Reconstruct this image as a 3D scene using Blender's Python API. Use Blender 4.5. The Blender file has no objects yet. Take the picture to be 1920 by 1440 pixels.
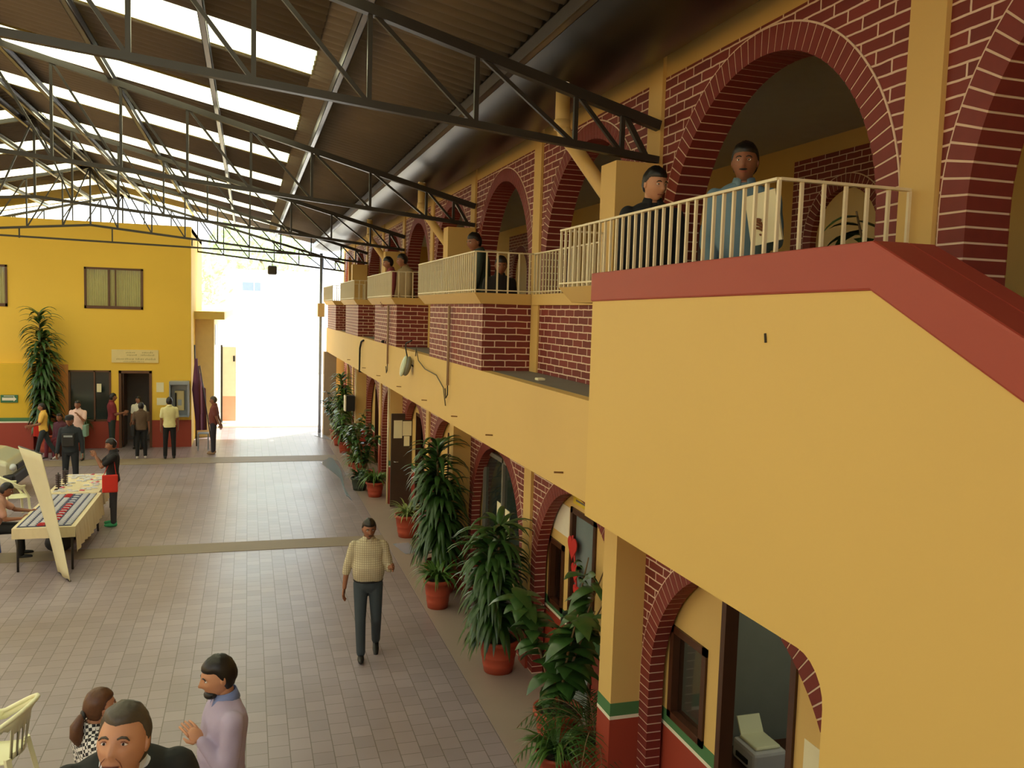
import bpy, bmesh, math, random
from mathutils import Vector, Matrix, noise
random.seed(7)
sc = bpy.context.scene
C = sc.collection
PI = math.pi

# ------------------------------------------------------------------ camera
CAMH = 4.2
def make_camera():
    f = 1600.0
    d = Vector((465-960, -(573-720), f)).normalized()          # world +Y seen in camera coords (right, up, fwd)
    u = Vector((1, -.03, 0)); u = (u - u.dot(d)*d).normalized()  # world +X
    z = u.cross(d)
    if z.y < 0: z = -z
    right = Vector((u.x, d.x, z.x)); up = Vector((u.y, d.y, z.y)); fwd = Vector((u.z, d.z, z.z))
    cam = bpy.data.cameras.new('camera'); o = bpy.data.objects.new('camera', cam); C.objects.link(o)
    m = Matrix((right, up, -fwd)).transposed().to_4x4()
    m.translation = Vector((0, 0, CAMH)); o.matrix_world = m
    cam.sensor_width = 36; cam.lens = f/1920*36; cam.clip_start = .05; cam.clip_end = 500
    sc.camera = o
make_camera()

# ------------------------------------------------------------------ world, sun, exposure
w = bpy.data.worlds.new('sky'); sc.world = w; w.use_nodes = True
wn = w.node_tree.nodes; bg = wn['Background']
bg.inputs[0].default_value = (0.84, 0.93, 1.0, 1); bg.inputs[1].default_value = 2.6
sun = bpy.data.lights.new('sun', 'SUN'); sun.energy = 7.0; sun.angle = .02; sun.color = (1, .97, .93)
so = bpy.data.objects.new('sun', sun); C.objects.link(so)
so.rotation_euler = Vector((0.35, 0.30, 0.89)).to_track_quat('Z', 'Y').to_euler()
vs = sc.view_settings
vs.view_transform = 'Standard'; vs.look = 'None'; vs.gamma = 1; vs.use_curve_mapping = False
vs.exposure = 0.32
sc.cycles.max_bounces = 10; sc.cycles.diffuse_bounces = 6; sc.cycles.glossy_bounces = 3; sc.cycles.transmission_bounces = 6

# ------------------------------------------------------------------ helpers
def s2l(c):
    return tuple((x/255/12.92 if x/255 <= .04045 else ((x/255+.055)/1.055)**2.4) for x in c)
MATS = {}
def mat(name, rgb, rough=.6, metal=0., var=.08, scale=6., bump=0., trans=0., spec=.5):
    if name in MATS: return MATS[name]
    m = bpy.data.materials.new(name); m.use_nodes = True
    nt = m.node_tree; b = nt.nodes['Principled BSDF']
    c = s2l(rgb)
    b.inputs['Roughness'].default_value = rough; b.inputs['Metallic'].default_value = metal
    b.inputs['Specular IOR Level'].default_value = spec
    tc = nt.nodes.new('ShaderNodeTexCoord'); nz = nt.nodes.new('ShaderNodeTexNoise')
    nz.inputs['Scale'].default_value = scale; nz.inputs['Detail'].default_value = 4
    nt.links.new(tc.outputs['Object'], nz.inputs['Vector'])
    mx = nt.nodes.new('ShaderNodeMix'); mx.data_type = 'RGBA'
    mx.inputs[6].default_value = (*[x*(1-var) for x in c], 1); mx.inputs[7].default_value = (*[min(1, x*(1+var)) for x in c], 1)
    nt.links.new(nz.outputs['Fac'], mx.inputs[0]); nt.links.new(mx.outputs[2], b.inputs['Base Color'])
    if bump:
        bp = nt.nodes.new('ShaderNodeBump'); bp.inputs['Strength'].default_value = bump; bp.inputs['Distance'].default_value = .01
        nt.links.new(nz.outputs['Fac'], bp.inputs['Height']); nt.links.new(bp.outputs[0], b.inputs['Normal'])
    if trans: b.inputs['Transmission Weight'].default_value = trans
    MATS[name] = m; return m

def nodes_mat(name):
    m = bpy.data.materials.new(name); m.use_nodes = True; MATS[name] = m
    return m, m.node_tree, m.node_tree.nodes['Principled BSDF']

def brick_mat():
    m, nt, b = nodes_mat('painted brick')
    g = nt.nodes.new('ShaderNodeNewGeometry'); sp = nt.nodes.new('ShaderNodeSeparateXYZ')
    nt.links.new(g.outputs['Position'], sp.inputs[0])
    ad = nt.nodes.new('ShaderNodeMath'); ad.operation = 'ADD'
    nt.links.new(sp.outputs[0], ad.inputs[0]); nt.links.new(sp.outputs[1], ad.inputs[1])
    cb = nt.nodes.new('ShaderNodeCombineXYZ'); nt.links.new(ad.outputs[0], cb.inputs[0]); nt.links.new(sp.outputs[2], cb.inputs[1])
    nz = nt.nodes.new('ShaderNodeTexNoise'); nz.inputs['Scale'].default_value = 9
    nt.links.new(g.outputs['Position'], nz.inputs['Vector'])
    vm = nt.nodes.new('ShaderNodeVectorMath'); vm.operation = 'MULTIPLY_ADD'
    vm.inputs[1].default_value = (.012, .012, 0)
    nt.links.new(nz.outputs['Color'], vm.inputs[0]); nt.links.new(cb.outputs[0], vm.inputs[2])
    br = nt.nodes.new('ShaderNodeTexBrick'); nt.links.new(vm.outputs[0], br.inputs['Vector'])
    br.inputs['Scale'].default_value = 1; br.inputs['Brick Width'].default_value = .25; br.inputs['Row Height'].default_value = .0735
    br.inputs['Mortar Size'].default_value = .0062; br.inputs['Mortar Smooth'].default_value = .1
    br.inputs['Color1'].default_value = (*s2l((132, 50, 42)), 1); br.inputs['Color2'].default_value = (*s2l((112, 40, 34)), 1)
    br.inputs['Mortar'].default_value = (*s2l((226, 200, 176)), 1)
    nt.links.new(br.outputs['Color'], b.inputs['Base Color']); b.inputs['Roughness'].default_value = .6
    bp = nt.nodes.new('ShaderNodeBump'); bp.inputs['Strength'].default_value = .4; bp.inputs['Distance'].default_value = .006; bp.invert = True
    nt.links.new(br.outputs['Fac'], bp.inputs['Height']); nt.links.new(bp.outputs[0], b.inputs['Normal'])
    return m

def floor_mat():
    m, nt, b = nodes_mat('courtyard tiles')
    g = nt.nodes.new('ShaderNodeNewGeometry'); sp = nt.nodes.new('ShaderNodeSeparateXYZ')
    nt.links.new(g.outputs['Position'], sp.inputs[0])
    cb = nt.nodes.new('ShaderNodeCombineXYZ'); nt.links.new(sp.outputs[1], cb.inputs[0]); nt.links.new(sp.outputs[0], cb.inputs[1])
    br = nt.nodes.new('ShaderNodeTexBrick'); nt.links.new(cb.outputs[0], br.inputs['Vector'])
    br.inputs['Scale'].default_value = 1; br.inputs['Brick Width'].default_value = .22; br.inputs['Row Height'].default_value = .2
    br.inputs['Mortar Size'].default_value = .005; br.inputs['Mortar Smooth'].default_value = .3
    br.inputs['Color1'].default_value = (*s2l((164, 151, 156)), 1); br.inputs['Color2'].default_value = (*s2l((151, 139, 144)), 1)
    br.inputs['Mortar'].default_value = (*s2l((112, 102, 96)), 1)
    nz = nt.nodes.new('ShaderNodeTexNoise'); nz.inputs['Scale'].default_value = .6; nz.inputs['Detail'].default_value = 6
    nt.links.new(g.outputs['Position'], nz.inputs['Vector'])
    mx = nt.nodes.new('ShaderNodeMix'); mx.data_type = 'RGBA'; mx.blend_type = 'MULTIPLY'; mx.inputs[0].default_value = 1
    rp = nt.nodes.new('ShaderNodeValToRGB'); rp.color_ramp.elements[0].position = .3; rp.color_ramp.elements[0].color = (.78, .74, .70, 1)
    rp.color_ramp.elements[1].position = .7; rp.color_ramp.elements[1].color = (1, 1, 1, 1)
    nt.links.new(nz.outputs['Fac'], rp.inputs[0]); nt.links.new(br.outputs['Color'], mx.inputs[6]); nt.links.new(rp.outputs[0], mx.inputs[7])
    nt.links.new(mx.outputs[2], b.inputs['Base Color'])
    mr = nt.nodes.new('ShaderNodeMapRange'); mr.inputs[3].default_value = .24; mr.inputs[4].default_value = .42
    nt.links.new(nz.outputs['Fac'], mr.inputs[0]); nt.links.new(mr.outputs[0], b.inputs['Roughness'])
    bp = nt.nodes.new('ShaderNodeBump'); bp.inputs['Strength'].default_value = .3; bp.inputs['Distance'].default_value = .004; bp.invert = True
    nt.links.new(br.outputs['Fac'], bp.inputs['Height']); nt.links.new(bp.outputs[0], b.inputs['Normal'])
    return m

def skylight_mat():
    m, nt, b = nodes_mat('translucent sheet'); out = nt.nodes['Material Output']; nt.nodes.remove(b)
    t = nt.nodes.new('ShaderNodeBsdfTranslucent'); t.inputs[0].default_value = (1.0, .95, .58, 1)
    d = nt.nodes.new('ShaderNodeBsdfTransparent'); d.inputs[0].default_value = (1, .97, .68, 1)
    mx = nt.nodes.new('ShaderNodeMixShader'); mx.inputs[0].default_value = 0
    nt.links.new(t.outputs[0], mx.inputs[1]); nt.links.new(d.outputs[0], mx.inputs[2]); nt.links.new(mx.outputs[0], out.inputs[0])
    return m

def check_mat(name, base, line, size, width, rough=.8, mode='grid'):
    m, nt, b = nodes_mat(name)
    tc = nt.nodes.new('ShaderNodeTexCoord')
    if mode == 'grid':
        sp = nt.nodes.new('ShaderNodeSeparateXYZ'); nt.links.new(tc.outputs['Object'], sp.inputs[0])
        fs = []
        for i in (0, 2):
            a = nt.nodes.new('ShaderNodeMath'); a.operation = 'PINGPONG'; a.inputs[1].default_value = size
            nt.links.new(sp.outputs[i], a.inputs[0])
            c = nt.nodes.new('ShaderNodeMath'); c.operation = 'LESS_THAN'; c.inputs[1].default_value = width; nt.links.new(a.outputs[0], c.inputs[0]); fs.append(c)
        mxm = nt.nodes.new('ShaderNodeMath'); mxm.operation = 'MAXIMUM'; nt.links.new(fs[0].outputs[0], mxm.inputs[0]); nt.links.new(fs[1].outputs[0], mxm.inputs[1]); fac = mxm.outputs[0]
    else:
        ck = nt.nodes.new('ShaderNodeTexChecker'); ck.inputs['Scale'].default_value = size
        rot = nt.nodes.new('ShaderNodeMapping'); rot.inputs['Rotation'].default_value = (.2, .5, .7); rot.inputs['Location'].default_value = (.013, .01, .02)
        nt.links.new(tc.outputs['Object'], rot.inputs[0]); nt.links.new(rot.outputs[0], ck.inputs[0]); fac = ck.outputs['Fac']
    mx = nt.nodes.new('ShaderNodeMix'); mx.data_type = 'RGBA'
    mx.inputs[6].default_value = (*s2l(base), 1); mx.inputs[7].default_value = (*s2l(line), 1)
    nt.links.new(fac, mx.inputs[0]); nt.links.new(mx.outputs[2], b.inputs['Base Color']); b.inputs['Roughness'].default_value = rough
    return m

BRICK = brick_mat(); FLOOR = floor_mat(); SKYL = skylight_mat()
YEL = mat('yellow plaster', (218, 182, 108), .65, var=.05, scale=1.2)
YELB = mat('golden yellow plaster', (238, 196, 70), .65, var=.05, scale=.8)
YELS = mat('warm yellow plaster', (222, 186, 104), .55, var=.03, scale=.9)
CREAM = mat('cream plaster', (226, 200, 140), .7, var=.05)
RED = mat('red oxide paint', (158, 62, 44), .5, var=.06, scale=2)
REDC = mat('coping red paint', (164, 66, 50), .5, var=.05, scale=2)
GREEN = mat('green stripe paint', (74, 122, 76), .6)
WHITE = mat('white paint', (235, 228, 205), .5)
MORTAR = mat('white mortar', (226, 200, 176), .8)
VOUS = mat('red arch brick', (124, 46, 39), .6, var=.14, scale=14)
RAIL = mat('cream railing enamel', (232, 218, 180), .4)
STEEL = mat('black painted steel', (58, 54, 50), .38, metal=.35, var=.15)
PURL = mat('galvanised steel', (150, 150, 155), .32, metal=.85, var=.15)
GUT = mat('weathered gutter metal', (58, 54, 50), .33, metal=.75, var=.3, scale=2)
SHEET = mat('fibre cement sheet', (122, 110, 94), .8, var=.14, scale=3)
CONC = mat('grey concrete', (128, 122, 112), .75, var=.12, scale=3, bump=.2)
CONB = mat('worn cement band', (138, 122, 100), .6, var=.1, scale=3)
DARK = mat('dark interior', (60, 54, 46), .9)
CEIL = mat('dull ceiling paint', (190, 188, 176), .85)
WOOD = mat('dark varnished wood', (74, 42, 24), .35, var=.2)
TERRA = mat('painted terracotta', (170, 72, 48), .55, var=.1)
SOIL = mat('potting soil', (58, 42, 30), .95, var=.3, scale=30)
LEAF = mat('dark green leaf', (52, 84, 38), .32, var=.35, scale=8)
LEAF2 = mat('mid green leaf', (78, 112, 48), .35, var=.3, scale=8)
LEAF3 = mat('pale striped leaf', (140, 160, 96), .4, var=.3, scale=20)
STEM = mat('brown cane', (120, 98, 68), .8)
PLAST = mat('white plastic', (236, 236, 196), .35, var=.02)
PVC = mat('cream pvc pipe', (222, 190, 122), .45)
PAPER = mat('paper sheet', (236, 228, 190), .8, var=.03)
BLACK = mat('black rubber', (22, 22, 24), .5)
GLASSD = mat('dark window glass', (44, 52, 50), .08, var=.1, scale=1)
GREYP = mat('grey metal box', (150, 158, 168), .4, metal=.3)
SKIN = [mat('skin tone one', (172, 118, 88), .5, var=.06, scale=20), mat('skin tone two', (146, 96, 70), .5, var=.06, scale=20), mat('skin tone three', (196, 142, 108), .5, var=.06, scale=20)]
LIP = mat('lip', (150, 84, 72), .45)
HAIRB = mat('black hair', (26, 22, 20), .42, var=.35, scale=60)
HAIRG = mat('greying hair', (72, 64, 54), .5, var=.35, scale=70)
HAIRR = mat('brown hair', (92, 58, 36), .45, var=.3, scale=60)
EYEW = mat('eye white', (225, 215, 205), .25, var=.01)
IRIS = mat('dark iris', (36, 22, 14), .2)

def setp(o, label=None, cat=None, group=None, kind=None):
    if label: o['label'] = label
    if cat: o['category'] = cat
    if group: o['group'] = group
    if kind: o['kind'] = kind
    return o
def empty(name, loc=(0, 0, 0), label=None, cat=None, group=None, rz=0):
    o = bpy.data.objects.new(name, None); C.objects.link(o); o.location = loc; o.rotation_euler = (0, 0, rz)
    o.empty_display_size = .2
    return setp(o, label, cat, group)

class MB:
    def __init__(s): s.v = []; s.f = []; s.m = []
    def face(s, pts, mi=0):
        n = len(s.v); s.v += [tuple(p) for p in pts]; s.f.append(tuple(range(n, n+len(pts)))); s.m.append(mi)
    def hexa(s, p, mi=0):       # p: 8 points, bottom 4 ccw then top 4
        n = len(s.v); s.v += [tuple(q) for q in p]
        for f in ((3, 2, 1, 0), (4, 5, 6, 7), (0, 1, 5, 4), (1, 2, 6, 5), (2, 3, 7, 6), (3, 0, 4, 7)):
            s.f.append(tuple(n+i for i in f)); s.m.append(mi)
    def box(s, x0, x1, y0, y1, z0, z1, mi=0):
        if x0 > x1: x0, x1 = x1, x0
        if y0 > y1: y0, y1 = y1, y0
        if z0 > z1: z0, z1 = z1, z0
        s.hexa([(x0, y0, z0), (x1, y0, z0), (x1, y1, z0), (x0, y1, z0), (x0, y0, z1), (x1, y0, z1), (x1, y1, z1), (x0, y1, z1)], mi)
    def bar(s, a, b, wd, ht, mi=0, up=(0, 0, 1)):
        a = Vector(a); b = Vector(b); d = (b-a).normalized(); u = Vector(up)
        if abs(d.dot(u)) > .98: u = Vector((0, 1, 0)) if abs(d.y) < .9 else Vector((1, 0, 0))
        r = d.cross(u).normalized()*wd/2; t = r.cross(d).normalized()*ht/2
        s.hexa([a-r-t, a+r-t, b+r-t, b-r-t, a-r+t, a+r+t, b+r+t, b-r+t], mi)
    def tube(s, pts, rs, n=8, mi=0, caps=True):
        pts = [Vector(p) for p in pts]
        if not isinstance(rs, (list, tuple)): rs = [rs]*len(pts)
        base = len(s.v); pr = None
        for i, p in enumerate(pts):
            d = (pts[min(i+1, len(pts)-1)]-pts[max(i-1, 0)]).normalized()
            if pr is None: pr = d.orthogonal().normalized()
            pr = (pr-pr.dot(d)*d)
            pr = pr.normalized() if pr.length > 1e-6 else d.orthogonal().normalized()
            q = d.cross(pr)
            for k in range(n):
                a = 2*PI*k/n; s.v.append(tuple(p+(pr*math.cos(a)+q*math.sin(a))*rs[i]))
        for i in range(len(pts)-1):
            for k in range(n):
                k2 = (k+1) % n
                s.f.append((base+i*n+k, base+i*n+k2, base+(i+1)*n+k2, base+(i+1)*n+k)); s.m.append(mi)
        if caps:
            s.f.append(tuple(base+k for k in reversed(range(n)))); s.m.append(mi)
            s.f.append(tuple(base+(len(pts)-1)*n+k for k in range(n))); s.m.append(mi)
    def capsule(s, a, b, r0, r1, n=10, mi=0):
        a = Vector(a); b = Vector(b); L = (b-a).length; d = (b-a)/max(L, 1e-6)
        P = []; Rr = []
        for k in (0, 1, 2, 3): t = PI/2*(1-k/3.); P.append(a-d*r0*math.sin(t)); Rr.append(max(r0*math.cos(t), .0004))
        for k in (0, 1, 2, 3): t = PI/2*k/3.; P.append(b+d*r1*math.sin(t)); Rr.append(max(r1*math.cos(t), .0004))
        s.tube(P, Rr, n, mi)
    def lathe(s, c, prof, n=24, mi=0, caps=False):
        base = len(s.v)
        for r, z in prof:
            for k in range(n):
                a = 2*PI*k/n; s.v.append((c[0]+r*math.cos(a), c[1]+r*math.sin(a), c[2]+z))
        for i in range(len(prof)-1):
            for k in range(n):
                k2 = (k+1) % n; s.f.append((base+i*n+k, base+i*n+k2, base+(i+1)*n+k2, base+(i+1)*n+k)); s.m.append(mi)
        if caps:
            s.f.append(tuple(base+k for k in reversed(range(n)))); s.m.append(mi)
            s.f.append(tuple(base+(len(prof)-1)*n+k for k in range(n))); s.m.append(mi)
    def ellipsoid(s, c, r, M=None, nu=16, nv=10, mi=0, fn=None):
        base = len(s.v); c = Vector(c)
        for i in range(nv+1):
            ph = PI*i/nv
            for k in range(nu):
                a = 2*PI*k/nu; d = Vector((math.sin(ph)*math.cos(a), math.sin(ph)*math.sin(a), math.cos(ph)))
                p = fn(d) if fn else Vector((d.x*r[0], d.y*r[1], d.z*r[2]))
                if M is not None: p = M @ p
                s.v.append(tuple(c+p))
        for i in range(nv):
            for k in range(nu):
                k2 = (k+1) % nu; s.f.append((base+i*nu+k, base+(i+1)*nu+k, base+(i+1)*nu+k2, base+i*nu+k2)); s.m.append(mi)
    def loft(s, rings, mi=0):     # rings: lists of points of equal count
        base = len(s.v); n = len(rings[0])
        for r in rings: s.v += [tuple(p) for p in r]
        for i in range(len(rings)-1):
            for k in range(n):
                k2 = (k+1) % n; s.f.append((base+i*n+k, base+i*n+k2, base+(i+1)*n+k2, base+(i+1)*n+k)); s.m.append(mi)
        s.f.append(tuple(base+k for k in reversed(range(n)))); s.m.append(mi)
        s.f.append(tuple(base+(len(rings)-1)*n+k for k in range(n))); s.m.append(mi)
    def mesh(s, name, mats, smooth=False):
        me = bpy.data.meshes.new(name); me.from_pydata(s.v, [], s.f)
        for m in mats: me.materials.append(m)
        me.polygons.foreach_set('material_index', s.m)
        if smooth: me.polygons.foreach_set('use_smooth', [True]*len(s.f))
        me.update()
        bm = bmesh.new(); bm.from_mesh(me); bmesh.ops.remove_doubles(bm, verts=bm.verts, dist=1e-5)
        bmesh.ops.recalc_face_normals(bm, faces=bm.faces); bm.to_mesh(me); bm.free()
        return me
    def build(s, name, mats, parent=None, smooth=False, bevel=0, loc=None, rz=0):
        if not isinstance(mats, (list, tuple)): mats = [mats]
        o = bpy.data.objects.new(name, s.mesh(name, mats, smooth)); C.objects.link(o)
        if parent: o.parent = parent
        if loc is not None: o.location = loc
        if rz: o.rotation_euler.z = rz
        if bevel:
            b = o.modifiers.new('bevel', 'BEVEL'); b.width = bevel; b.segments = 2; b.limit_method = 'ANGLE'
        return o
def boxo(name, dims, m, parent=None, bevel=0):
    b = MB(); b.box(*dims); return b.build(name, m, parent, bevel=bevel)
def copy_tree(o, parent=None):
    c = o.copy(); C.objects.link(c); c.parent = parent
    for ch in [x for x in CH.get(o.name, [])]: copy_tree(ch, c)
    return c
CH = {}
def reg(o):                       # remember the children of a prototype
    CH[o.name] = [x for x in bpy.data.objects if x.parent == o]
    for x in CH[o.name]: reg(x)
def struct(o, label=None): o['kind'] = 'structure'; 
def cyl_between(name, pts, r, m, parent=None, n=10): b = MB(); b.tube(pts, r, n); return b.build(name, m, parent, True)

# ------------------------------------------------------------------ ground
def grid_floor(name, x0, x1, y0, y1, z, m, t=.12):
    b = MB(); b.box(x0, x1, y0, y1, z-t, z); o = b.build(name, m); struct(o); return o
grid_floor('floor', -16, 2.41, -8, 31.0, 0, FLOOR)
grid_floor('floor_walkway', 2.41, 7.6, -8, 31.0, .002, mat('polished cement', (158, 142, 130), .4, var=.12, scale=1.5))
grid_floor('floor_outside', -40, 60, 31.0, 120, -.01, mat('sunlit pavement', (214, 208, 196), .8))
for i, (a, b_) in enumerate([(5.7, 6.2), (15.05, 15.65), (23.75, 24.65), (30.6, 31.0)]):
    o = grid_floor('trim_%d' % (i+1), -16, 2.41, a, b_, .006, CONB, .005)

# ------------------------------------------------------------------ right building
M0, MW = 3.53, 2.96
XW = 3.2
def arch_infill(b, c, x0, x1, zf, zs, R, ztop, hw=1.36, n=30):
    def border(t):
        dy, dz = math.cos(t), math.sin(t); k = 1e9
        if abs(dy) > 1e-6: k = min(k, hw/abs(dy))
        if dz > 1e-6: k = min(k, (ztop-zs)/dz)
        return dy*k, dz*k
    ca = math.atan2(ztop-zs, hw)
    ts = sorted(set([PI*i/n for i in range(n+1)]+[ca, PI-ca]))
    for t0, t1 in zip(ts, ts[1:]):
        a0 = (R*math.cos(t0), R*math.sin(t0)); a1 = (R*math.cos(t1), R*math.sin(t1)); b0 = border(t0); b1 = border(t1)
        P = lambda x, q: (x, c+q[0], zs+q[1])
        b.face([P(x0, a0), P(x0, a1), P(x0, b1), P(x0, b0)]); b.face([P(x1, a0), P(x1, b0), P(x1, b1), P(x1, a1)])
        b.face([P(x0, a0), P(x1, a0), P(x1, a1), P(x0, a1)]); b.face([P(x0, b0), P(x0, b1), P(x1, b1), P(x1, b0)])
    for sgn in (-1, 1):
        b.box(x0, x1, c+sgn*R, c+sgn*hw, zf, zs)
def arch_ring(b, c, x0, x1, zf, zs, Ro, rt=.155, nv=50):      # 0 = white mortar, 1 = brick
    Ri = Ro-rt; e = .012
    n = 60
    def pt(x, r, t): return (x, c+r*math.cos(t), zs+r*math.sin(t))
    for i in range(n):
        t0, t1 = PI*i/n, PI*(i+1)/n; A, B = Ri-.004, Ro+e
        b.hexa([pt(x0-.006, A, t0), pt(x1, A, t0), pt(x1, B, t0), pt(x0-.006, B, t0), pt(x0-.006, A, t1), pt(x1, A, t1), pt(x1, B, t1), pt(x0-.006, B, t1)], 0)
    g = .0055/Ri
    for i in range(nv):
        t0, t1 = PI*i/nv+g, PI*(i+1)/nv-g; A, B = Ri-.008, Ro
        b.hexa([pt(x0-.010, A, t0), pt(x1+.003, A, t0), pt(x1+.003, B, t0), pt(x0-.010, B, t0), pt(x0-.010, A, t1), pt(x1+.003, A, t1), pt(x1+.003, B, t1), pt(x0-.010, B, t1)], 1)
    nj = int((zs-zf)/.0735)
    for sgn in (-1, 1):
        ya, yb = c+sgn*(Ri-.004), c+sgn*(Ro+e)
        b.box(x0-.006, x1, ya, yb, zf, zs, 0)
        ya, yb = c+sgn*(Ri-.008), c+sgn*Ro
        for j in range(nj):
            b.box(x0-.010, x1+.003, ya, yb, zs-(j+1)*.0735+.0055, zs-j*.0735-.0055, 1)

# upper storey
up = MB()
up.box(XW, XW+.25, -4, 29.0, 6.12, 6.42)                     # yellow band above the arches
upper = up.build('wall_right_upper', YEL); struct(upper)
for k in range(-2, 9):
    c = M0+MW*k+MW/2
    b = MB(); arch_infill(b, c, XW, XW+.25, 3.55, 4.74, 1.30, 6.12)
    o = b.build('brick_infill', BRICK, upper)
    b = MB(); arch_ring(b, c, XW, XW+.25, 3.55, 4.74, 1.34); b.build('arch_ring', [MORTAR, VOUS], upper)
for k in range(-2, 10):
    y = M0+MW*k
    boxo('pilaster', (XW-.03, XW+.28, y-.12, y+.12, 3.55, 6.42), YEL, upper)
# corridor behind
cor = boxo('wall_right_corridor', (6.5, 6.65, -4, 29, 3.55, 6.6), YEL); struct(cor)
o = boxo('ceiling_corridor', (XW+.25, 6.5, -4, 29, 6.38, 6.5), CEIL); struct(o)
o = boxo('ceiling_roof_slab', (XW, 7.6, -4, 29, 6.5, 6.7), CONC); struct(o)
for y in (-4.1, 29.0):
    o = boxo('wall_right_gable', (XW, 6.65, y, y+.1, 0, 6.5), YEL); struct(o)
for i, c in enumerate([-1.5, 8.2, 14.2, 20.2]):
    b = MB(); arch_infill(b, c, 6.40, 6.498, 3.56, 5.15, .62, 6.15, hw=.98)
    b.build('brick_panel', BRICK, cor)
    b = MB(); arch_ring(b, c, 6.40, 6.498, 3.56, 5.15, .72, .14, 28); b.build('arch_ring', [MORTAR, VOUS], cor)
    boxo('alcove_panel', (6.47, 6.497, c-.6, c+.6, 3.56, 5.72), CREAM, cor)
for c in (11.2, 17.2, 23.0):     # notice strips and doors on the corridor wall
    boxo('corridor_door', (6.44, 6.498, c-.45, c+.45, 3.56, 5.6), WOOD, cor, .01)

# floor slab between storeys, its fascia and the ledge on it
sl = boxo('trim_fascia', (2.5, 2.62, 2.7, 29.0, 2.76, 3.55), YEL); struct(sl)
sl = boxo('floor_upper', (2.62, 7.6, 2.7, 29.0, 3.35, 3.55), CONC); struct(sl)
sl = boxo('floor_upper_landing', (3.0, 7.6, -4, 2.7, 3.35, 3.55), CONC); struct(sl)
o = boxo('ceiling_walkway', (2.62, 6.5, -4, 29.0, 2.76, 2.84), CREAM); struct(o)
b = MB()
for y in (6.54, 8.68, 12.2, 10.3, 14.4, 16.8, 19.0, 22):
    b.bar((2.5, y, 2.90), (2.42, y, 2.905), .014, .014)
b.build('fascia_hooks', mat('rusty hook', (130, 92, 50), .7), bpy.data.objects['trim_fascia'])

# balconies
bal_mesh = None
def railing(parent, path, z0=4.42, z1=4.87):
    b = MB()
    for a, c in zip(path, path[1:]):
        b.bar((a[0], a[1], z1), (c[0], c[1], z1), .030, .014); b.bar((a[0], a[1], z0+.03), (c[0], c[1], z0+.03), .022, .012)
    r = b.build('railing', RAIL, parent)
    global bal_mesh
    if bal_mesh is None:
        bb = MB(); bb.box(-.008, .008, -.008, .008, 0, z1-z0-.005); bal_mesh = bb.mesh('baluster', [RAIL])
    for i, (a, c) in enumerate(zip(path, path[1:])):
        L = math.dist(a, c); sp = .098 if abs(a[0]-c[0]) < .05 else .125
        n = max(1, round(L/sp))
        for j in range(0 if i == 0 else 1, n+1):
            o = bpy.data.objects.new('baluster', bal_mesh); C.objects.link(o); o.parent = r
            o.location = (a[0]+(c[0]-a[0])*j/n, a[1]+(c[1]-a[1])*j/n, z0)
    return r
BAY = [(3.60, 5.93), (9.22, 12.1), (15.0, 17.7), (20.5, 23.2), (25.9, 28.6)]
BL = ['nearest brick balcony jutting out above the red-topped stair wall, white railing on top', 'brick balcony with cream railing and a man behind it, second from the stairs',
      'third brick balcony from the stairs, conduit on its front', 'fourth brick balcony along the upper floor, far from the stairs', 'farthest brick balcony at the bright open end']
for i, (a, c) in enumerate(BAY):
    e = empty('balcony', (2.5, a, 3.55), BL[i], 'balcony', 'brick balconies of the upper floor'); e.location = (0, 0, 0)
    b = MB()
    b.box(2.5, 2.6, a, c, 3.552, 4.30); b.box(2.6, 3.16, a, a+.1, 3.552, 4.30); b.box(2.6, 3.16, c-.1, c, 3.552, 4.30)
    b.build('brick_parapet', BRICK, e)
    b = MB(); q = .12
    lo = [(2.47, a-.03), (2.47, c+.03), (3.18, c+.03), (3.18, a-.03)]; ov = (.55 if i == 0 else .34); lo[1] = (2.47, c+ov-.08); lo[2] = (3.03, c+ov-.08); hi = [(2.5-q, a-q*.6), (2.5-q, c+ov), (3.03, c+ov), (3.18, a-q*.6)]
    b.hexa([(x, y, 4.30) for x, y in (lo[0], lo[3], lo[2], lo[1])]+[(x, y, 4.42) for x, y in (hi[0], hi[3], hi[2], hi[1])])
    # open well: keep only a rim so people can stand inside
    b = MB(); 
    def rim(p, q2, w):   # tapered moulding along one side, w = inward direction
        (x0, y0), (x1, y1) = p; (X0, Y0), (X1, Y1) = q2
        b.hexa([(x0, y0, 4.30), (x0+w[0], y0+w[1], 4.30), (x1+w[0], y1+w[1], 4.30), (x1, y1, 4.30), (X0, Y0, 4.42), (x0+w[0], y0+w[1], 4.42), (x1+w[0], y1+w[1], 4.42), (X1, Y1, 4.42)])
    rim((lo[0], lo[1]), (hi[0], hi[1]), (.16, 0)); rim((lo[0], lo[3]), (hi[0], hi[3]), (0, .16)); rim((lo[1], lo[2]), (hi[1], hi[2]), (0, -.16))
    b.build('slab_moulding', YEL, e)
    yb = c+ov-.01; ya = a-.06
    railing(e, [(3.14, ya), (2.39, ya), (2.39, yb), (2.99, yb)])
gaps = [(5.94, 9.21), (12.11, 14.99), (17.71, 20.49), (23.21, 25.89)]
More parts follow.
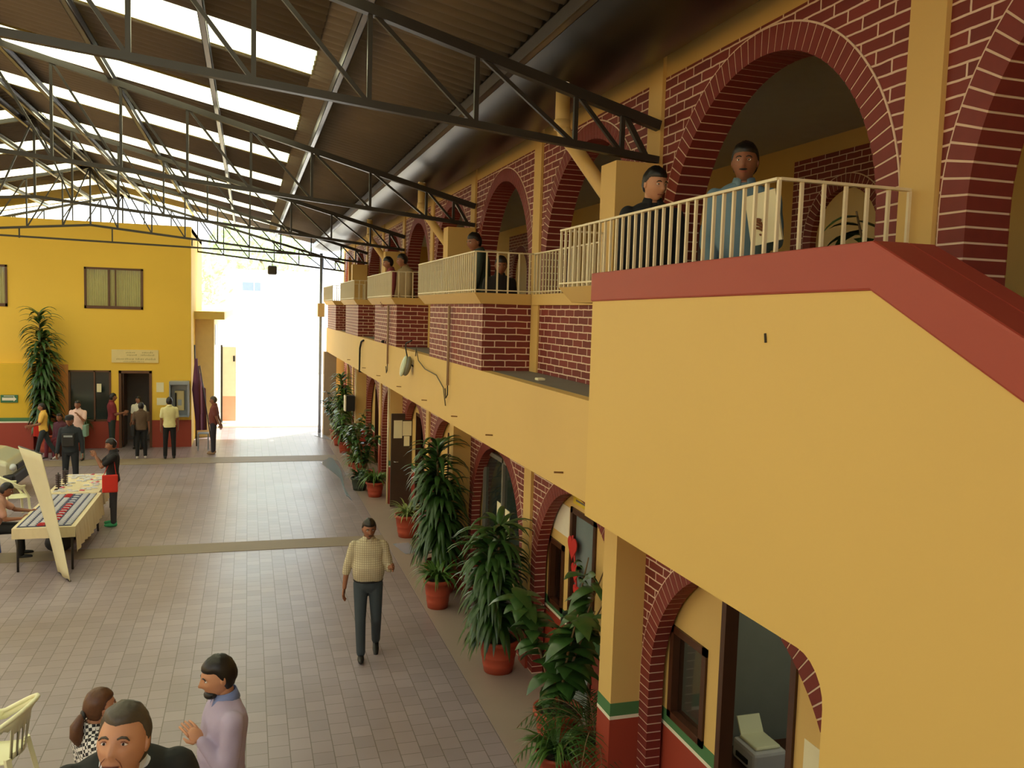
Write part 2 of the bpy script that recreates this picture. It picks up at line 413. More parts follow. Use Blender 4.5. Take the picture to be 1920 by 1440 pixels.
for i, (a, c) in enumerate(gaps):
    e = empty('recessed_parapet', (0, 0, 0), 'set-back brick parapet with railing, %s gap between the balconies' % ['nearest', 'second', 'third', 'farthest'][i], 'parapet', 'set-back parapets between balconies')
    boxo('brick_parapet', (3.08, 3.165, a, c, 3.552, 4.30), BRICK, e)
    b = MB(); b.box(3.04, 3.165, a+.01, c-.08, 4.301, 4.42); b.build('slab_moulding', YEL, e)
    boxo('corner_strip', (3.06, 3.085, c-.25, c-.005, 3.552, 4.30), YEL, e)
    railing(e, [(3.06, a+(.36 if i else .57)), (3.06, c-.10)])
# junk on the ledge
o = boxo('rubble_chip', (2.72, 2.80, 7.9, 8.0, 3.55, 3.575), PAPER, None, .008); setp(o, 'pale scrap lying on the grey ledge beside the nearest brick balcony gap', 'scrap')

# stair wall with red coping
def prism_yz(b, x0, x1, poly, mi=0):
    n = len(poly)
    b.face([(x0, y, z) for y, z in poly], mi); b.face([(x1, y, z) for y, z in reversed(poly)], mi)
    for i in range(n):
        (a0, a1), (c0, c1) = poly[i], poly[(i+1) % n]
        b.face([(x0, a0, a1), (x1, a0, a1), (x1, c0, c1), (x0, c0, c1)], mi)
KS = .92                                                   # the wall stands a little nearer than the balcony rail
def ks(y, z): return (y*KS, 4.2+(z-4.2)*KS)
b = MB()
cor_r = [ks(3.02+.20*(1-math.cos(t)), 2.72-.20*(1-math.sin(t))) for t in [PI/2*i/6 for i in range(7)]]
poly = [(-2, 0), (3.02*KS, 0)]+cor_r+[ks(5.80, 2.72), ks(5.80, 4.33), ks(2.88, 4.35), ks(-2, 1.92)]
prism_yz(b, 2.4*KS, 2.355, poly); sw = b.build('wall_stair', YELS); struct(sw)
b = MB(); poly = [ks(5.82, 4.305), ks(2.88, 4.335), ks(-2.03, 1.88), ks(-2.03, 2.10), ks(2.88, 4.535), ks(5.82, 4.51)]
prism_yz(b, 2.4*KS-.01, 2.368, poly); poly = [ks(3.55, 4.32), ks(2.88, 4.33), ks(-2.03, 1.88), ks(-2.03, 2.10), ks(2.88, 4.534), ks(3.55, 4.525)]
prism_yz(b, 2.36, 2.49, poly); b.build('coping', REDC, sw, bevel=.01)
b = MB(); y_, z_ = ks(3.60, 4.14); b.tube([(2.4*KS-.002, y_, z_), (2.4*KS-.004, y_-.01, z_-.04)], .006, 6); b.build('paint_chip', DARK, sw)

# ground-floor arcade
lowm = MB(); lowm.box(XW, XW+.12, -4, 29.0, 2.60, 2.76); low = lowm.build('wall_right_ground', YEL); struct(low)
openm = {4: 1}
for k in range(-1, 9):
    c = M0+MW*k+MW/2
    b = MB(); arch_infill(b, c, XW, XW+.12, 0, 1.19, 1.30, 2.60); b.build('brick_infill', BRICK, low)
    b = MB(); arch_ring(b, c, XW, XW+.12, 0, 1.19, 1.34); b.build('arch_ring', [MORTAR, VOUS], low)
for k in range(0, 10):
    y = M0+MW*k
    big = k % 2 == 1
    x0 = 2.93 if big else XW-.035
    b = MB(); b.box(x0, XW+.12, y-.13, y+.13, 0, 2.76, 0); b.build('pilaster', YEL, low)
    b = MB(); e_ = .004
    b.box(x0-e_, XW+.05, y-.13-e_, y+.13+e_, 0, .81, 0); b.box(x0-e_*1.5, XW+.05, y-.13-e_*1.5, y+.13+e_*1.5, .81, .84, 1); b.box(x0-e_, XW+.05, y-.13-e_, y+.13+e_, .84, .95, 2)
    b.build('painted_dado', [RED, WHITE, GREEN], low)
# shop fronts behind the arches
XS = XW+.15
def front(c, doors, wins, nm):
    """wall plane pierced by openings; doors/wins: (y0,y1,z0,z1)"""
    ops = sorted(doors+wins); b = MB(); y = c-1.36
    for (a, d, z0, z1) in ops:
        b.box(XS, XS+.1, y, a, 0, 2.76); b.box(XS, XS+.1, a, d, z1, 2.76)
        if z0 > 0: b.box(XS, XS+.1, a, d, 0, z0)
        y = d
    b.box(XS, XS+.1, y, c+1.36, 0, 2.76); b.build('shop_front', YEL, low)
    b = MB(); y = c-1.36
    segs = []
    for (a, d, z0, z1) in ops:
        segs.append((y, a, .95)); 
        if z0 > 0: segs.append((a, d, min(.95, z0)))
        y = d
    segs.append((y, c+1.36, .95))
    for (a, d, z) in segs:
        if d-a < .01: continue
        b.box(XS-.004, XS, a, d, 0, min(z, .84), 0)
        if z > .87: b.box(XS-.006, XS, a, d, .81, .84, 1); b.box(XS-.004, XS, a, d, .84, z, 2)
    b.build('painted_dado', [RED, WHITE, GREEN], low)
    for j, (a, d, z0, z1) in enumerate(ops):
        b = MB(); t = .06
        for q in ((a, a+t, z0, z1), (d-t, d, z0, z1), (a, d, z1-t, z1)): b.box(XS-.02, XS+.09, *q)
        if z0 > 0: b.box(XS-.02, XS+.09, a, d, z0, z0+t)
        b.build('door_frame' if z0 == 0 else 'window_frame', WOOD, low)
        if z0 > 0: boxo('window_glass', (XS+.045, XS+.055, a+t, d-t, z0+t, z1-t), mat('clear glass', (238, 242, 240), .05, trans=1.0, var=0), low)
def arches(k): return M0+MW*k+MW/2
c0, c1 = arches(0), arches(1)
front(c0, [(4.46, 5.36, 0, 2.3)], [(5.55, 6.12, .92, 1.70)], 'near')
front(c1, [(7.75, 8.45, 0, 2.15)], [(8.62, 9.08, .9, 1.66)], 'second')
front(arches(2), [(9.9, 11.9, 0, 2.3)], [], 'third')
for k in (3, 4, 5, 6, 7): front(arches(k), [(arches(k)-.5, arches(k)+.5, 0, 2.1)], [], 'far')
# rooms behind
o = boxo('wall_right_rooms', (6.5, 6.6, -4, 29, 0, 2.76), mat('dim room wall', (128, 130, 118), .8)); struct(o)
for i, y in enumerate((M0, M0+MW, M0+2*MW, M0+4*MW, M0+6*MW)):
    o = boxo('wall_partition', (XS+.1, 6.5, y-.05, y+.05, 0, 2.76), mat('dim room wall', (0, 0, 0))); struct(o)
# office: desk, printer, chair
e = empty('office_desk', (0, 0, 0), 'dark wooden office desk inside the ground-floor doorway', 'desk')
boxo('desk_top', (3.75, 4.7, 5.4, 6.35, .40, .44), WOOD, e); 
for q in ((3.8, 3.85, 5.45, 6.3), (4.6, 4.65, 5.45, 6.3)): boxo('side_panel', (q[0], q[1], q[2], q[3], .002, .40), WOOD, e)
e = empty('printer', (4.6, 5.1, .74), 'pale grey box-shaped printer on the desk seen through the near doorway', 'printer')
e.location = (0, 0, 0)
b = MB(); b.box(4.02, 4.34, 5.86, 6.20, .441, .62); b.build('printer_body', mat('pale grey plastic', (196, 194, 190), .45), e, bevel=.03)
b = MB(); b.box(4.06, 4.30, 5.90, 6.16, .62, .65); b.build('scanner_lid', PLAST, e, bevel=.015)
b = MB(); b.hexa([(4.07, 6.14, .645), (4.29, 6.14, .645), (4.29, 6.16, .645), (4.07, 6.16, .645), (4.07, 6.22, .78), (4.29, 6.22, .78), (4.29, 6.235, .775), (4.07, 6.235, .775)]); b.build('paper_tray', PLAST, e)
boxo('output_slot', (4.008, 4.022, 5.95, 6.12, .49, .53), BLACK, e)
ce = empty('filing_cabinet', (0, 0, 0), 'low black cabinet behind the printer in the near office', 'cabinet')
boxo('cabinet_body', (4.95, 5.4, 5.2, 6.4, .003, 1.05), BLACK, ce, .01)
for q in (5.25, 5.65, 6.05): boxo('drawer_front', (4.935, 4.95, q, q+.33, .6, .98), mat('charcoal board', (40, 40, 42), .5), ce)
lt = empty('fill_light', (0, 0, 0), 'round lamp added out of view to brighten the ground-floor office', 'lamp')  # lamp and fixture added out of view to brighten the dark office
b = MB(); b.lathe((4.9, 5.0, 2.70), [(.001, 0), (.12, 0), (.14, .05), (.001, .055)], 20); b.build('fill_lamp_shade', PLAST, lt, True)
L_ = bpy.data.lights.new('office_fill', 'POINT'); L_.energy = 14; L_.color = (.9, 1, .95); L_.shadow_soft_size = .1; Lo = bpy.data.objects.new('office_fill', L_); C.objects.link(Lo); Lo.location = (4.9, 5.0, 2.5); Lo.parent = lt
e = empty('office_chair', (0, 0, 0), 'black office chair behind the printer inside the near room', 'chair')
b = MB(); b.box(5.55, 5.95, 4.2, 4.7, .45, .53); b.build('seat', BLACK, e, bevel=.03)
b = MB(); b.box(5.92, 6.0, 4.62, 5.08, .6, 1.25); b.build('backrest', BLACK, e, bevel=.03)
b = MB(); b.tube([(5.75, 4.85, .04), (5.75, 4.85, .46)], .025); b.bar((5.5, 4.85, .03), (6, 4.85, .03), .04, .05); b.bar((5.75, 4.6, .03), (5.75, 5.1, .03), .04, .05); b.build('base', BLACK, e)
# posters and papers
def sheet(name, x, y0, y1, z0, z1, m, label, cat, group=None, t=.004):
    o = boxo(name, (x-t, x, y0, y1, z0, z1), m); setp(o, label, cat, group); return o
po = sheet('poster', XS, 4.0, 4.36, .75, 1.6, PAPER, 'long pale printed poster on the wall right of the near office door', 'poster')
b = MB(); b.box(XS-.0055, XS-.004, 4.02, 4.34, .76, .95)
b.build('printed_picture', mat('violet print', (110, 92, 112), .7, var=.3, scale=30), po)
b = MB()
for zz in (1.0, 1.03, 1.08): b.box(XS-.0055, XS-.004, 4.08, 4.28, zz, zz+.006)
for yy in (4.08, 4.28): b.ellipsoid((XS-.005, yy, 1.2), (.001, .012, .02))
b.build('print_marks', mat('grey print', (110, 100, 96), .7), po)

# notice-covered door leaf standing open by the third column
e = empty('open_door', (0, 0, 0), 'dark brown door leaf standing open under the balcony with paper notices on it', 'door')
boxo('door_leaf', (2.90, 3.66, 17.80, 17.85, .03, 2.02), mat('very dark wood', (66, 48, 34), .5, var=.15), e, .005)
b = MB(); b.tube([(2.97, 17.79, 1.0), (2.97, 17.74, 1.0), (3.05, 17.74, 1.0)], .012); b.build('door_handle', PURL, e, True)
boxo('floor_foot', (3.3, 3.66, 17.79, 17.86, .002, .03), WOOD, e)
for i, (x0, x1, z0, z1) in enumerate([(2.95, 3.13, 1.50, 1.88), (3.14, 3.33, 1.55, 1.86), (3.17, 3.29, 1.33, 1.54), (3.36, 3.54, 1.42, 1.72)]):
    o = boxo('paper_notice', (x0, x1, 17.792, 17.798, z0, z1), PAPER)
    setp(o, ['leftmost cream paper pinned on the dark open door', 'cream paper next to the leftmost one, upper row of the dark open door', 'small cream slip below the upper papers on the dark open door', 'rightmost cream paper on the dark open door'][i], 'paper', 'papers on the dark door')
# glass shop door and posts in third arch
e = empty('glass_door', (0, 0, 0), 'dark glazed double door behind the tall plants, grey frame', 'door')
b = MB()
for y in (9.98, 10.9, 11.84): b.box(XS-.06, XS+.02, y-.03, y+.03, 0.002, 2.24)
b.box(XS-.06, XS+.02, 9.98, 11.81, 2.18, 2.24); b.build('metal_frame', mat('grey aluminium', (140, 136, 124), .45, metal=.4), e)
boxo('glass_pane', (XS-.025, XS-.015, 10.01, 10.87, .01, 2.18), GLASSD, e); boxo('glass_pane', (XS-.025, XS-.015, 10.93, 11.81, .01, 2.18), GLASSD, e)
for i, (y0, y1, z0, z1) in enumerate([(10.95, 11.2, 1.25, 1.6), (10.62, 10.81, 1.2, 1.58), (10.7, 10.82, .98, 1.1)]):
    o = boxo('door_poster', (XS-.033, XS-.027, y0, y1, z0, z1), PAPER); setp(o, ['cream paper left of the grey post on the glazed door', 'cream paper right of the grey post on the glazed door', 'tiny pale slip low on the glazed door'][i], 'paper', 'papers on the glazed door')
# heart decoration on second door
e = empty('heart_garland', (0, 0, 0), 'red hanging garland of paper hearts on the door behind the plants', 'decoration')
def heart(b, y, z, s, x):
    pts = []
    for i in range(24):
        t = 2*PI*i/24; pts.append((y+s*.062*16*math.sin(t)**3/16*1.1, z+s*.06*(13*math.cos(t)-5*math.cos(2*t)-2*math.cos(3*t)-math.cos(4*t))/13))
    prism_yz(b, x-.01, x, pts)
REDP = mat('red paper', (196, 44, 38), .5)
for i, (y, z, s) in enumerate([(8.32, 1.74, 1.9), (8.22, 1.50, 1.5), (8.17, 1.30, 1.2), (8.12, 1.12, .9)]):
    b = MB(); heart(b, y, z, s, XS-.03); b.build('paper_heart', REDP, e)
b = MB(); b.tube([(XS-.026, 8.34, 1.86), (XS-.026, 8.22, 1.5), (XS-.026, 8.12, 1.0)], .012); b.build('ribbon', REDP, e)
o = boxo('doorway_sign', (XS-.012, XS, 7.8, 8.4, 2.2, 2.29), mat('yellow sign board', (226, 196, 40), .5)); setp(o, 'small yellow sign board above the second doorway', 'sign')
boxo('print_marks', (XS-.0135, XS-.012, 7.88, 8.32, 2.235, 2.255), mat('grey print', (0, 0, 0)), o)
o = boxo('notice_board', (XS-.008, XS, 8.5, 8.98, 1.78, 2.12), WHITE); setp(o, 'plain white panel above the window behind the plants', 'panel')
# door 2 leaf
o = boxo('door_2', (XS+.03, XS+.07, 7.81, 8.39, .002, 2.09), mat('reflection tinted glass', (126, 140, 142), .15, var=.2, scale=2)); struct(o)  # grey-blue of the reflections is put into the pane colour

o = boxo('wall_left', (-13.2, -13.0, -8, 24, 0, 5.9), YEL); struct(o)
o = boxo('wall_back', (-13.0, 6.5, -6.2, -6.0, 0, 6.4), YEL); struct(o)
# ------------------------------------------------------------------ steel roof
RX, RZ, SL = -3.8, 7.62, .21
def zr(x): return RZ-SL*abs(x-RX)
SKY = [(8.69+2.93*k, 8.69+2.93*k+.93) for k in range(-2, 8)]
def sheet_strip(b, xs, y0, y1, dz=0):
    n = max(2, int(round((y1-y0)/.022))); base = len(b.v)
    for i in range(n+1):
        y = y0+(y1-y0)*i/n; w_ = .024*math.sin(2*PI*y/.177)
        for x in xs: b.v.append((x, y, zr(x)+w_+dz))
    m_ = len(xs)
    for i in range(n):
        for j in range(m_-1):
            b.f.append((base+i*m_+j, base+i*m_+j+1, base+(i+1)*m_+j+1, base+(i+1)*m_+j)); b.m.append(0)
rb = MB(); Y0, Y1 = -3.0, 30.0
for side in (1, -1):
    X = lambda d: RX+side*d
    sheet_strip(rb, [X(6.06), X(4.43)], Y0, Y1); sheet_strip(rb, [X(.22), X(0)], Y0, Y1)
    y = Y0
    for (a, c) in SKY:
        sheet_strip(rb, [X(4.43), X(.22)], y, a); y = c
    sheet_strip(rb, [X(4.43), X(.22)], y, Y1)
roof = rb.build('ceiling', SHEET, smooth=True); struct(roof)
so_ = roof.modifiers.new('solid', 'SOLIDIFY'); so_.thickness = .012; so_.offset = 1
ORD = ['tenth', 'ninth', 'eighth', 'seventh', 'sixth', 'fifth', 'fourth', 'third', 'second', 'first']
for side in (1, -1):
    for i, (a, c) in enumerate(SKY):
        b = MB(); X = lambda d: RX+side*d
        sheet_strip(b, [X(4.45), X(.20)], a-.03, c+.03, -.004)
        o = b.build('skylight_panel', SKYL, smooth=True)
        setp(o, 'glowing yellow translucent roof strip, %s from the far end on the %s slope' % (ORD[i], 'right' if side > 0 else 'left'), 'skylight', 'translucent strips of the roof')
b = MB(); b.hexa([(RX-.25, Y0, zr(RX-.25)+.05), (RX, Y0, RZ+.06), (RX, Y1, RZ+.06), (RX-.25, Y1, zr(RX-.25)+.05), (RX-.25, Y0, zr(RX-.25)+.07), (RX, Y0, RZ+.08), (RX, Y1, RZ+.08), (RX-.25, Y1, zr(RX-.25)+.07)])
b.hexa([(RX, Y0, RZ+.06), (RX+.25, Y0, zr(RX+.25)+.05), (RX+.25, Y1, zr(RX+.25)+.05), (RX, Y1, RZ+.06), (RX, Y0, RZ+.08), (RX+.25, Y0, zr(RX+.25)+.07), (RX+.25, Y1, zr(RX+.25)+.07), (RX, Y1, RZ+.08)])
b.build('ridge_cap', SHEET, roof)
PX = [2.12, .87, -.41, -1.69, -2.95, -3.62, -3.98, -4.65, -5.91, -7.19, -8.47, -9.72]
PN = ['beside the gutter', 'second from the gutter', 'third from the gutter', 'fourth from the gutter', 'fifth from the gutter', 'right one of the ridge pair', 'left one of the ridge pair', 'first left of the ridge', 'second left of the ridge', 'third left of the ridge', 'fourth left of the ridge', 'at the left eave']
for x, n_ in zip(PX, PN):
    b = MB(); z = zr(x)-.032
    b.box(x-.03, x-.024, Y0+.2, Y1-.05, z-.12, z); b.box(x-.03, x+.03, Y0+.2, Y1-.05, z-.006, z); b.box(x-.03, x+.03, Y0+.2, Y1-.05, z-.12, z-.114)
    b.box(x+.024, x+.03, Y0+.2, Y1-.05, z-.12, z-.1); b.box(x+.024, x+.03, Y0+.2, Y1-.05, z-.02, z)
    o = b.build('roof_purlin', PURL); setp(o, 'long shiny steel purlin under the roof sheets, '+n_, 'beam', 'roof purlins')
def ztop(x): return 5.74+.262*(3.13-x) if x > RX else 5.74+.262*(3.13-(2*RX-x))
def zbot(x): return 5.467+.092*(3.135-x) if x > RX else 5.467+.092*(3.135-(2*RX-x))
TY = [6.36, 12.2, 18.05, 23.95, 29.8]
TN = ['nearest black roof truss', 'second black roof truss from the camera', 'third black roof truss, middle of the hall', 'fourth roof truss with a level tie in front of the yellow building', 'farthest roof truss at the open end']
def truss(y, i):
    e = empty('roof_truss', (0, 0, 0), TN[i], 'truss', 'roof trusses')
    b = MB(); L = 2*RX-3.13
    b.bar((3.15, y, ztop(3.15)), (RX, y, ztop(RX)), .07, .075); b.bar((L, y, ztop(3.15)), (RX, y, ztop(RX)), .07, .075); b.build('top_chord', STEEL, e)
    b = MB(); b.bar((3.15, y, zbot(3.15)), (RX, y, zbot(RX)), .06, .055); b.bar((L, y, zbot(3.15)), (RX, y, zbot(RX)), .06, .055)
    b.build('bottom_chord', STEEL, e)
    b = MB(); xs = [3.0, 2.83]; x = 2.43
    while x > RX+.3: xs.append(x); x -= .80
    xs.append(RX)
    for s in (0, 1):
        F = (lambda q: q) if s == 0 else (lambda q: 2*RX-q)
        for q, q2 in zip(xs[1:], xs[2:]):
            b.bar((F(q), y, zbot(q)), (F(q), y, ztop(q)), .034, .034)
            b.bar((F(q2), y, ztop(q2)), (F(q), y, zbot(q)), .03, .03)
        b.bar((F(2.83), y, ztop(2.83)), (F(3.05), y, zbot(3.05)), .04, .04)
    b.bar((RX, y, zbot(RX)), (RX, y, ztop(RX)), .04, .04)
    b.build('web_bars', STEEL, e)
    if i == 3:
        b = MB(); b.bar((1.5, y, 5.62), (2*RX-1.5, y, 5.80), .05, .045)
        for q in (-5.4, -3.3, -1.4): b.bar((q, y, 5.7), (q, y, zbot(q)), .03, .03)
        b.build('level_tie', STEEL, e)
for i, y in enumerate(TY): truss(y, i)
CN = ['nearest', 'second', 'third', 'fourth', 'last']
for i, y in enumerate(TY[:4]):
    yy = M0+MW*(1+2*i)
    o = boxo('truss_column', (2.76, 3.165, yy-.20, yy+.10, 3.552, 5.425), CREAM if 0 else YEL); setp(o, '%s yellow stub column carrying the end of a roof truss' % CN[i], 'column', 'truss columns on the upper floor')
for i, y in enumerate(TY):
    b = MB(); b.box(-10.9, -10.6, y-.15, y+.15, 0, 5.42); o = b.build('truss_column', YEL); setp(o, 'tall yellow column at the open left side under roof truss %s' % CN[i], 'column', 'tall columns at the open left side')
# gutter
b = MB()
prof = [(2.10, 6.46), (2.11, 6.28), (2.16, 6.22), (2.40, 6.13), (2.70, 6.10), (2.98, 6.15), (3.15, 6.28), (3.17, 6.41)]
Ys = [Y0+.1+(Y1-Y0-.2)*i/60 for i in range(61)]
for (p, q) in zip(prof, prof[1:]):
    for ya, yb in zip(Ys, Ys[1:]): b.face([(p[0], ya, p[1]), (q[0], ya, q[1]), (q[0], yb, q[1]), (p[0], yb, p[1])])
g = b.build('roof_gutter', GUT, smooth=True); m_ = g.modifiers.new('s', 'SOLIDIFY'); m_.thickness = .006
setp(g, 'wide dark sheet-metal gutter between the roof edge and the arched wall', 'gutter')
b = MB(); b.bar((2.09, Y0, 6.25), (2.09, Y1-.1, 6.25), .02, .05); b.build('outer_lip', PURL, g)
b = MB(); b.bar((3.17, Y0, 6.43), (3.17, Y1-.1, 6.43), .03, .03); b.build('wall_lip', PURL, g)
# downpipes from gutter
for i, (y, lab) in enumerate([(6.85, 'fat cream drainpipe bending from the gutter to the nearest stub column'), (12.9, 'fat cream drainpipe below the gutter by the second truss'), (18.7, 'cream drainpipe bend behind the third truss end')]):
    b = MB(); b.tube([(2.50, y, 6.16), (2.50, y, 5.78), (2.53, y-.02, 5.68), (2.60, y-.04, 5.60), (2.94, y-.12, 5.14), (2.97, y-.13, 5.05), (2.97, y-.13, 4.98)], .062, 14)
    o = b.build('drainpipe', PVC, smooth=True); setp(o, lab, 'pipe', 'fat cream drainpipes')
    b = MB(); b.tube([(2.50, y, 5.74), (2.50, y, 5.82)], .07, 14); b.build('pipe_collar', PVC, o, True)
# conduits on balcony fronts
for i, (y, z0, z1, lab) in enumerate([(10.75, 3.25, 4.28, 'thin vertical conduit on the second balcony brick front'), (15.75, 3.2, 4.28, 'thin vertical conduit on the third balcony brick front')]):
    b = MB(); b.tube([(2.47, y, z1), (2.47, y, z0)], .018, 8); o = b.build('conduit', mat('dusty conduit', (160, 130, 100), .6), smooth=True); setp(o, lab, 'conduit', 'conduits on the balconies')
    b = MB(); b.tube([(2.47, y, z0), (2.46, y-.05, z0-.12), (2.46, y+.04, z0-.17), (2.46, y+.1, z0-.05)], .008, 6); b.build('cable_end', BLACK, o, True)
for i, (y, col) in enumerate([(M0+MW*5, 'third'), (M0+MW*7, 'fourth')]):
    b = MB(); b.tube([(2.90, y-.11, .01), (2.90, y-.11, 2.74)], .022, 10); o = b.build('conduit', RAIL, smooth=True); setp(o, 'white vertical pipe on the %s ground-floor column' % col, 'conduit')
b = MB(); b.tube([(2.48, 19.3, 3.5), (2.47, 19.6, 3.46), (2.46, 19.75, 3.3), (2.46, 19.8, 2.76), (2.86, 19.8, 2.70)], .022, 8); o = b.build('cable', BLACK, smooth=True); setp(o, 'thick black cable bending over the yellow fascia far along', 'cable')
# lamp on fascia
e = empty('flood_lamp', (0, 0, 0), 'oval floodlight hung on the yellow fascia with loose cables', 'lamp')
b = MB(); Mq = Matrix.Rotation(.25, 3, 'Y'); b.ellipsoid((2.36, 13.4, 3.32), (.045, .10, .17), Mq, 20, 12); b.build('lamp_lens', mat('pale green lens', (200, 214, 186), .2), e, True)
b = MB(); b.ellipsoid((2.415, 13.38, 3.32), (.06, .11, .16), Mq, 20, 12); b.build('lamp_housing', mat('grey lamp housing', (120, 118, 100), .5), e, True)
b = MB(); b.tube([(2.49, 13.3, 3.32), (2.42, 13.35, 3.4), (2.42, 13.6, 3.6), (2.48, 13.9, 3.66), (2.52, 13.6, 3.72)], .012, 6); b.build('power_cable', BLACK, e, True)
b = MB(); b.tube([(2.49, 13.1, 3.5), (2.46, 12.9, 3.62), (2.46, 12.7, 3.45), (2.46, 12.2, 3.36), (2.46, 11.4, 3.33), (2.46, 10.95, 3.2), (2.46, 10.8, 2.98)], .008, 6)
o = b.build('cable', mat('thin grey cable', (96, 84, 60), .6), smooth=True); setp(o, 'thin loose cable drooping along the yellow fascia from the floodlight', 'cable')
# box lamp on the fourth column
e = empty('wall_speaker', (0, 0, 0), 'black box with a white face on the fourth ground-floor column', 'speaker')
boxo('cabinet', (2.62, 2.86, 23.9, 24.2, 1.35, 1.78), BLACK, e); boxo('front_panel', (2.585, 2.62, 23.9, 24.2, 1.35, 1.78), WHITE, e)
o = boxo('wall_telephone', (3.10, 3.16, 18.9, 19.15, 1.25, 1.5), WHITE, None, .02); setp(o, 'small white box on the far pillar behind the dark open door', 'box')
# end post
b = MB(); b.tube([(2.32, 29.2, .0), (2.32, 29.2, 6.0)], .05, 10); o = b.build('lamp_post', GREYP, smooth=True); setp(o, 'tall thin post at the far open end of the arcade', 'post')
boxo('post_box', (2.22, 2.44, 29.1, 29.35, 3.9, 4.35), CREAM, o)
e_ = boxo('gate_pillar', (2.4, 2.8, 28.6, 29.0, 0, 2.76), mat('grey brown render', (176, 158, 138), .7)); setp(e_, 'square plastered pillar at the far open end of the arcade', 'pillar')

# ------------------------------------------------------------------ yellow building at the back
BY = 26.6
fa = MB()
x0b, x1b, zt = -13.0, -1.58, 6.42
ops = [(-6.70, -6.30, 3.98, 5.12), (-4.40, -2.87, 3.99, 5.13)]
def wall_with(b, xa, xb, z0, z1, ops, y0, y1):
    xs = sorted({xa, xb, *[q for o in ops for q in o[:2]]}); zs = sorted({z0, z1, *[q for o in ops for q in o[2:]]})
    for a, c in zip(xs, xs[1:]):
        for d, e in zip(zs, zs[1:]):
            mx, mz = (a+c)/2, (d+e)/2
            if any(o[0] < mx < o[1] and o[2] < mz < o[3] for o in ops): continue
            b.box(a, c, y0, y1, d, e)
ops = [(-8.2, -6.31, 3.98, 5.12), (-4.40, -2.87, 3.99, 5.15), (-4.83, -3.73, .78, 2.24), (-3.53, -2.65, 0, 2.24)]
wall_with(fa, x0b, x1b, 0, zt, ops, BY, BY+.2)
wb = fa.build('wall_back_building', YELB); struct(wb)
b = MB(); b.box(x1b-.2, x1b, BY+.2, BY+6, 0, zt); b.box(x0b, x1b, BY+.2, BY+6, zt-.15, zt-.01); b.box(x0b, x1b-.2, BY+.2, BY+6, 2.6, 2.7); b.build('side_and_slabs', YELB, wb)
b = MB(); b.box(-6.0, x1b-.2, BY+1.6, BY+1.7, 0, 2.6); b.box(x0b, x1b-.2, BY+4, BY+4.1, 0, zt-.15); b.build('inner_wall', mat('grey blue room wall', (120, 118, 124), .8), wb)
b = MB(); b.box(x0b, -5.66, BY-.35, BY, 0, 2.42); b.build('projecting_bay', mat('lime yellow plaster', (224, 184, 42), .65, var=.05), wb)
b = MB()
for (a, c, y) in [(-13, -5.66, BY-.354), (-5.66, -3.53, BY-.004), (-2.65, x1b+.004, BY-.004)]:
    b.box(a, c, y, y+.01, 0, .80, 0)
    if y < BY-.3: b.box(a, c, y-.002, y+.01, .80, .84, 1); b.box(a, c, y, y+.01, .84, .94, 2)
b.box(-5.664, -5.655, BY-.354, BY, 0, .80, 0)
b.build('painted_dado', [RED, WHITE, GREEN], wb)
b = MB(); b.box(-5.66, -4.83, BY-.003, BY, .8, 2.4); b.build('orange_panel', mat('orange faded plaster', (206, 138, 70), .7), wb)
FR = mat('brown window frame', (96, 62, 40), .5)
for i, (a, c, z0, z1) in enumerate(ops[:2]):
    e = empty('window_%d' % (i+1), (0, 0, 0)); struct(e)
    b = MB(); t = .055
    for q in ((a, a+t, z0, z1), (c-t, c, z0, z1), (a, c, z1-t, z1), (a, c, z0, z0+t*1.5)): b.box(q[0], q[1], BY-.02, BY+.06, q[2], q[3])
    mid = (a*1.5+c)/2.5 if i else a+.9
    b.box(mid, mid+.05, BY-.015, BY+.05, z0, z1); b.box(mid+.18, mid+.21, BY-.01, BY+.05, z0, z1)
    b.build('window_frame', FR, e)
    b = MB(); n = 26; pts = []
    for k in range(n*4+1): pts.append((a+.02+(c-a-.04)*k/(n*4), BY+.075+.02*math.sin(k*PI/2)))
    for (p, q) in zip(pts, pts[1:]): b.face([(p[0], p[1], z0), (q[0], q[1], z0), (q[0], q[1], z1), (p[0], p[1], z1)])
    b.build('vertical_blinds', mat('pale green blinds', (236, 234, 176), .8, var=.1), e)
    boxo('window_glass', (a+.04, c-.04, BY+.0, BY+.006, z0+.04, z1-.04), mat('clear glass', (0, 0, 0)), e)
e = empty('window_3', (0, 0, 0)); struct(e)
b = MB(); a, c, z0, z1 = ops[2]
for q in ((a, a+.05, z0, z1), (c-.05, c, z0, z1), (a, c, z1-.05, z1), (a, c, z0, z0+.05), ((a+c)/2+.1, (a+c)/2+.14, z0, z1)): b.box(q[0], q[1], BY-.02, BY+.06, q[2], q[3])
b.build('window_frame', FR, e); boxo('window_glass', (a+.05, c-.05, BY+.03, BY+.036, z0+.05, z1-.05), GLASSD, e)
e = empty('door_1', (0, 0, 0)); struct(e)
b = MB(); a, c, z0, z1 = ops[3]
for q in ((a, a+.07, 0, z1), (c-.07, c, 0, z1), (a, c, z1-.08, z1)): b.box(q[0], q[1], BY-.02, BY+.08, q[2], q[3])
b.build('door_frame', FR, e); boxo('door_leaf', (a+.08, a+.12, BY+.1, BY+.8, .01, z1-.1), WOOD, e)
o = boxo('window_notice', (-4.10, -3.98, BY-.032, BY-.024, 1.62, 1.86), PAPER); setp(o, 'cream paper stuck on the dark ground-floor window of the yellow building', 'paper')
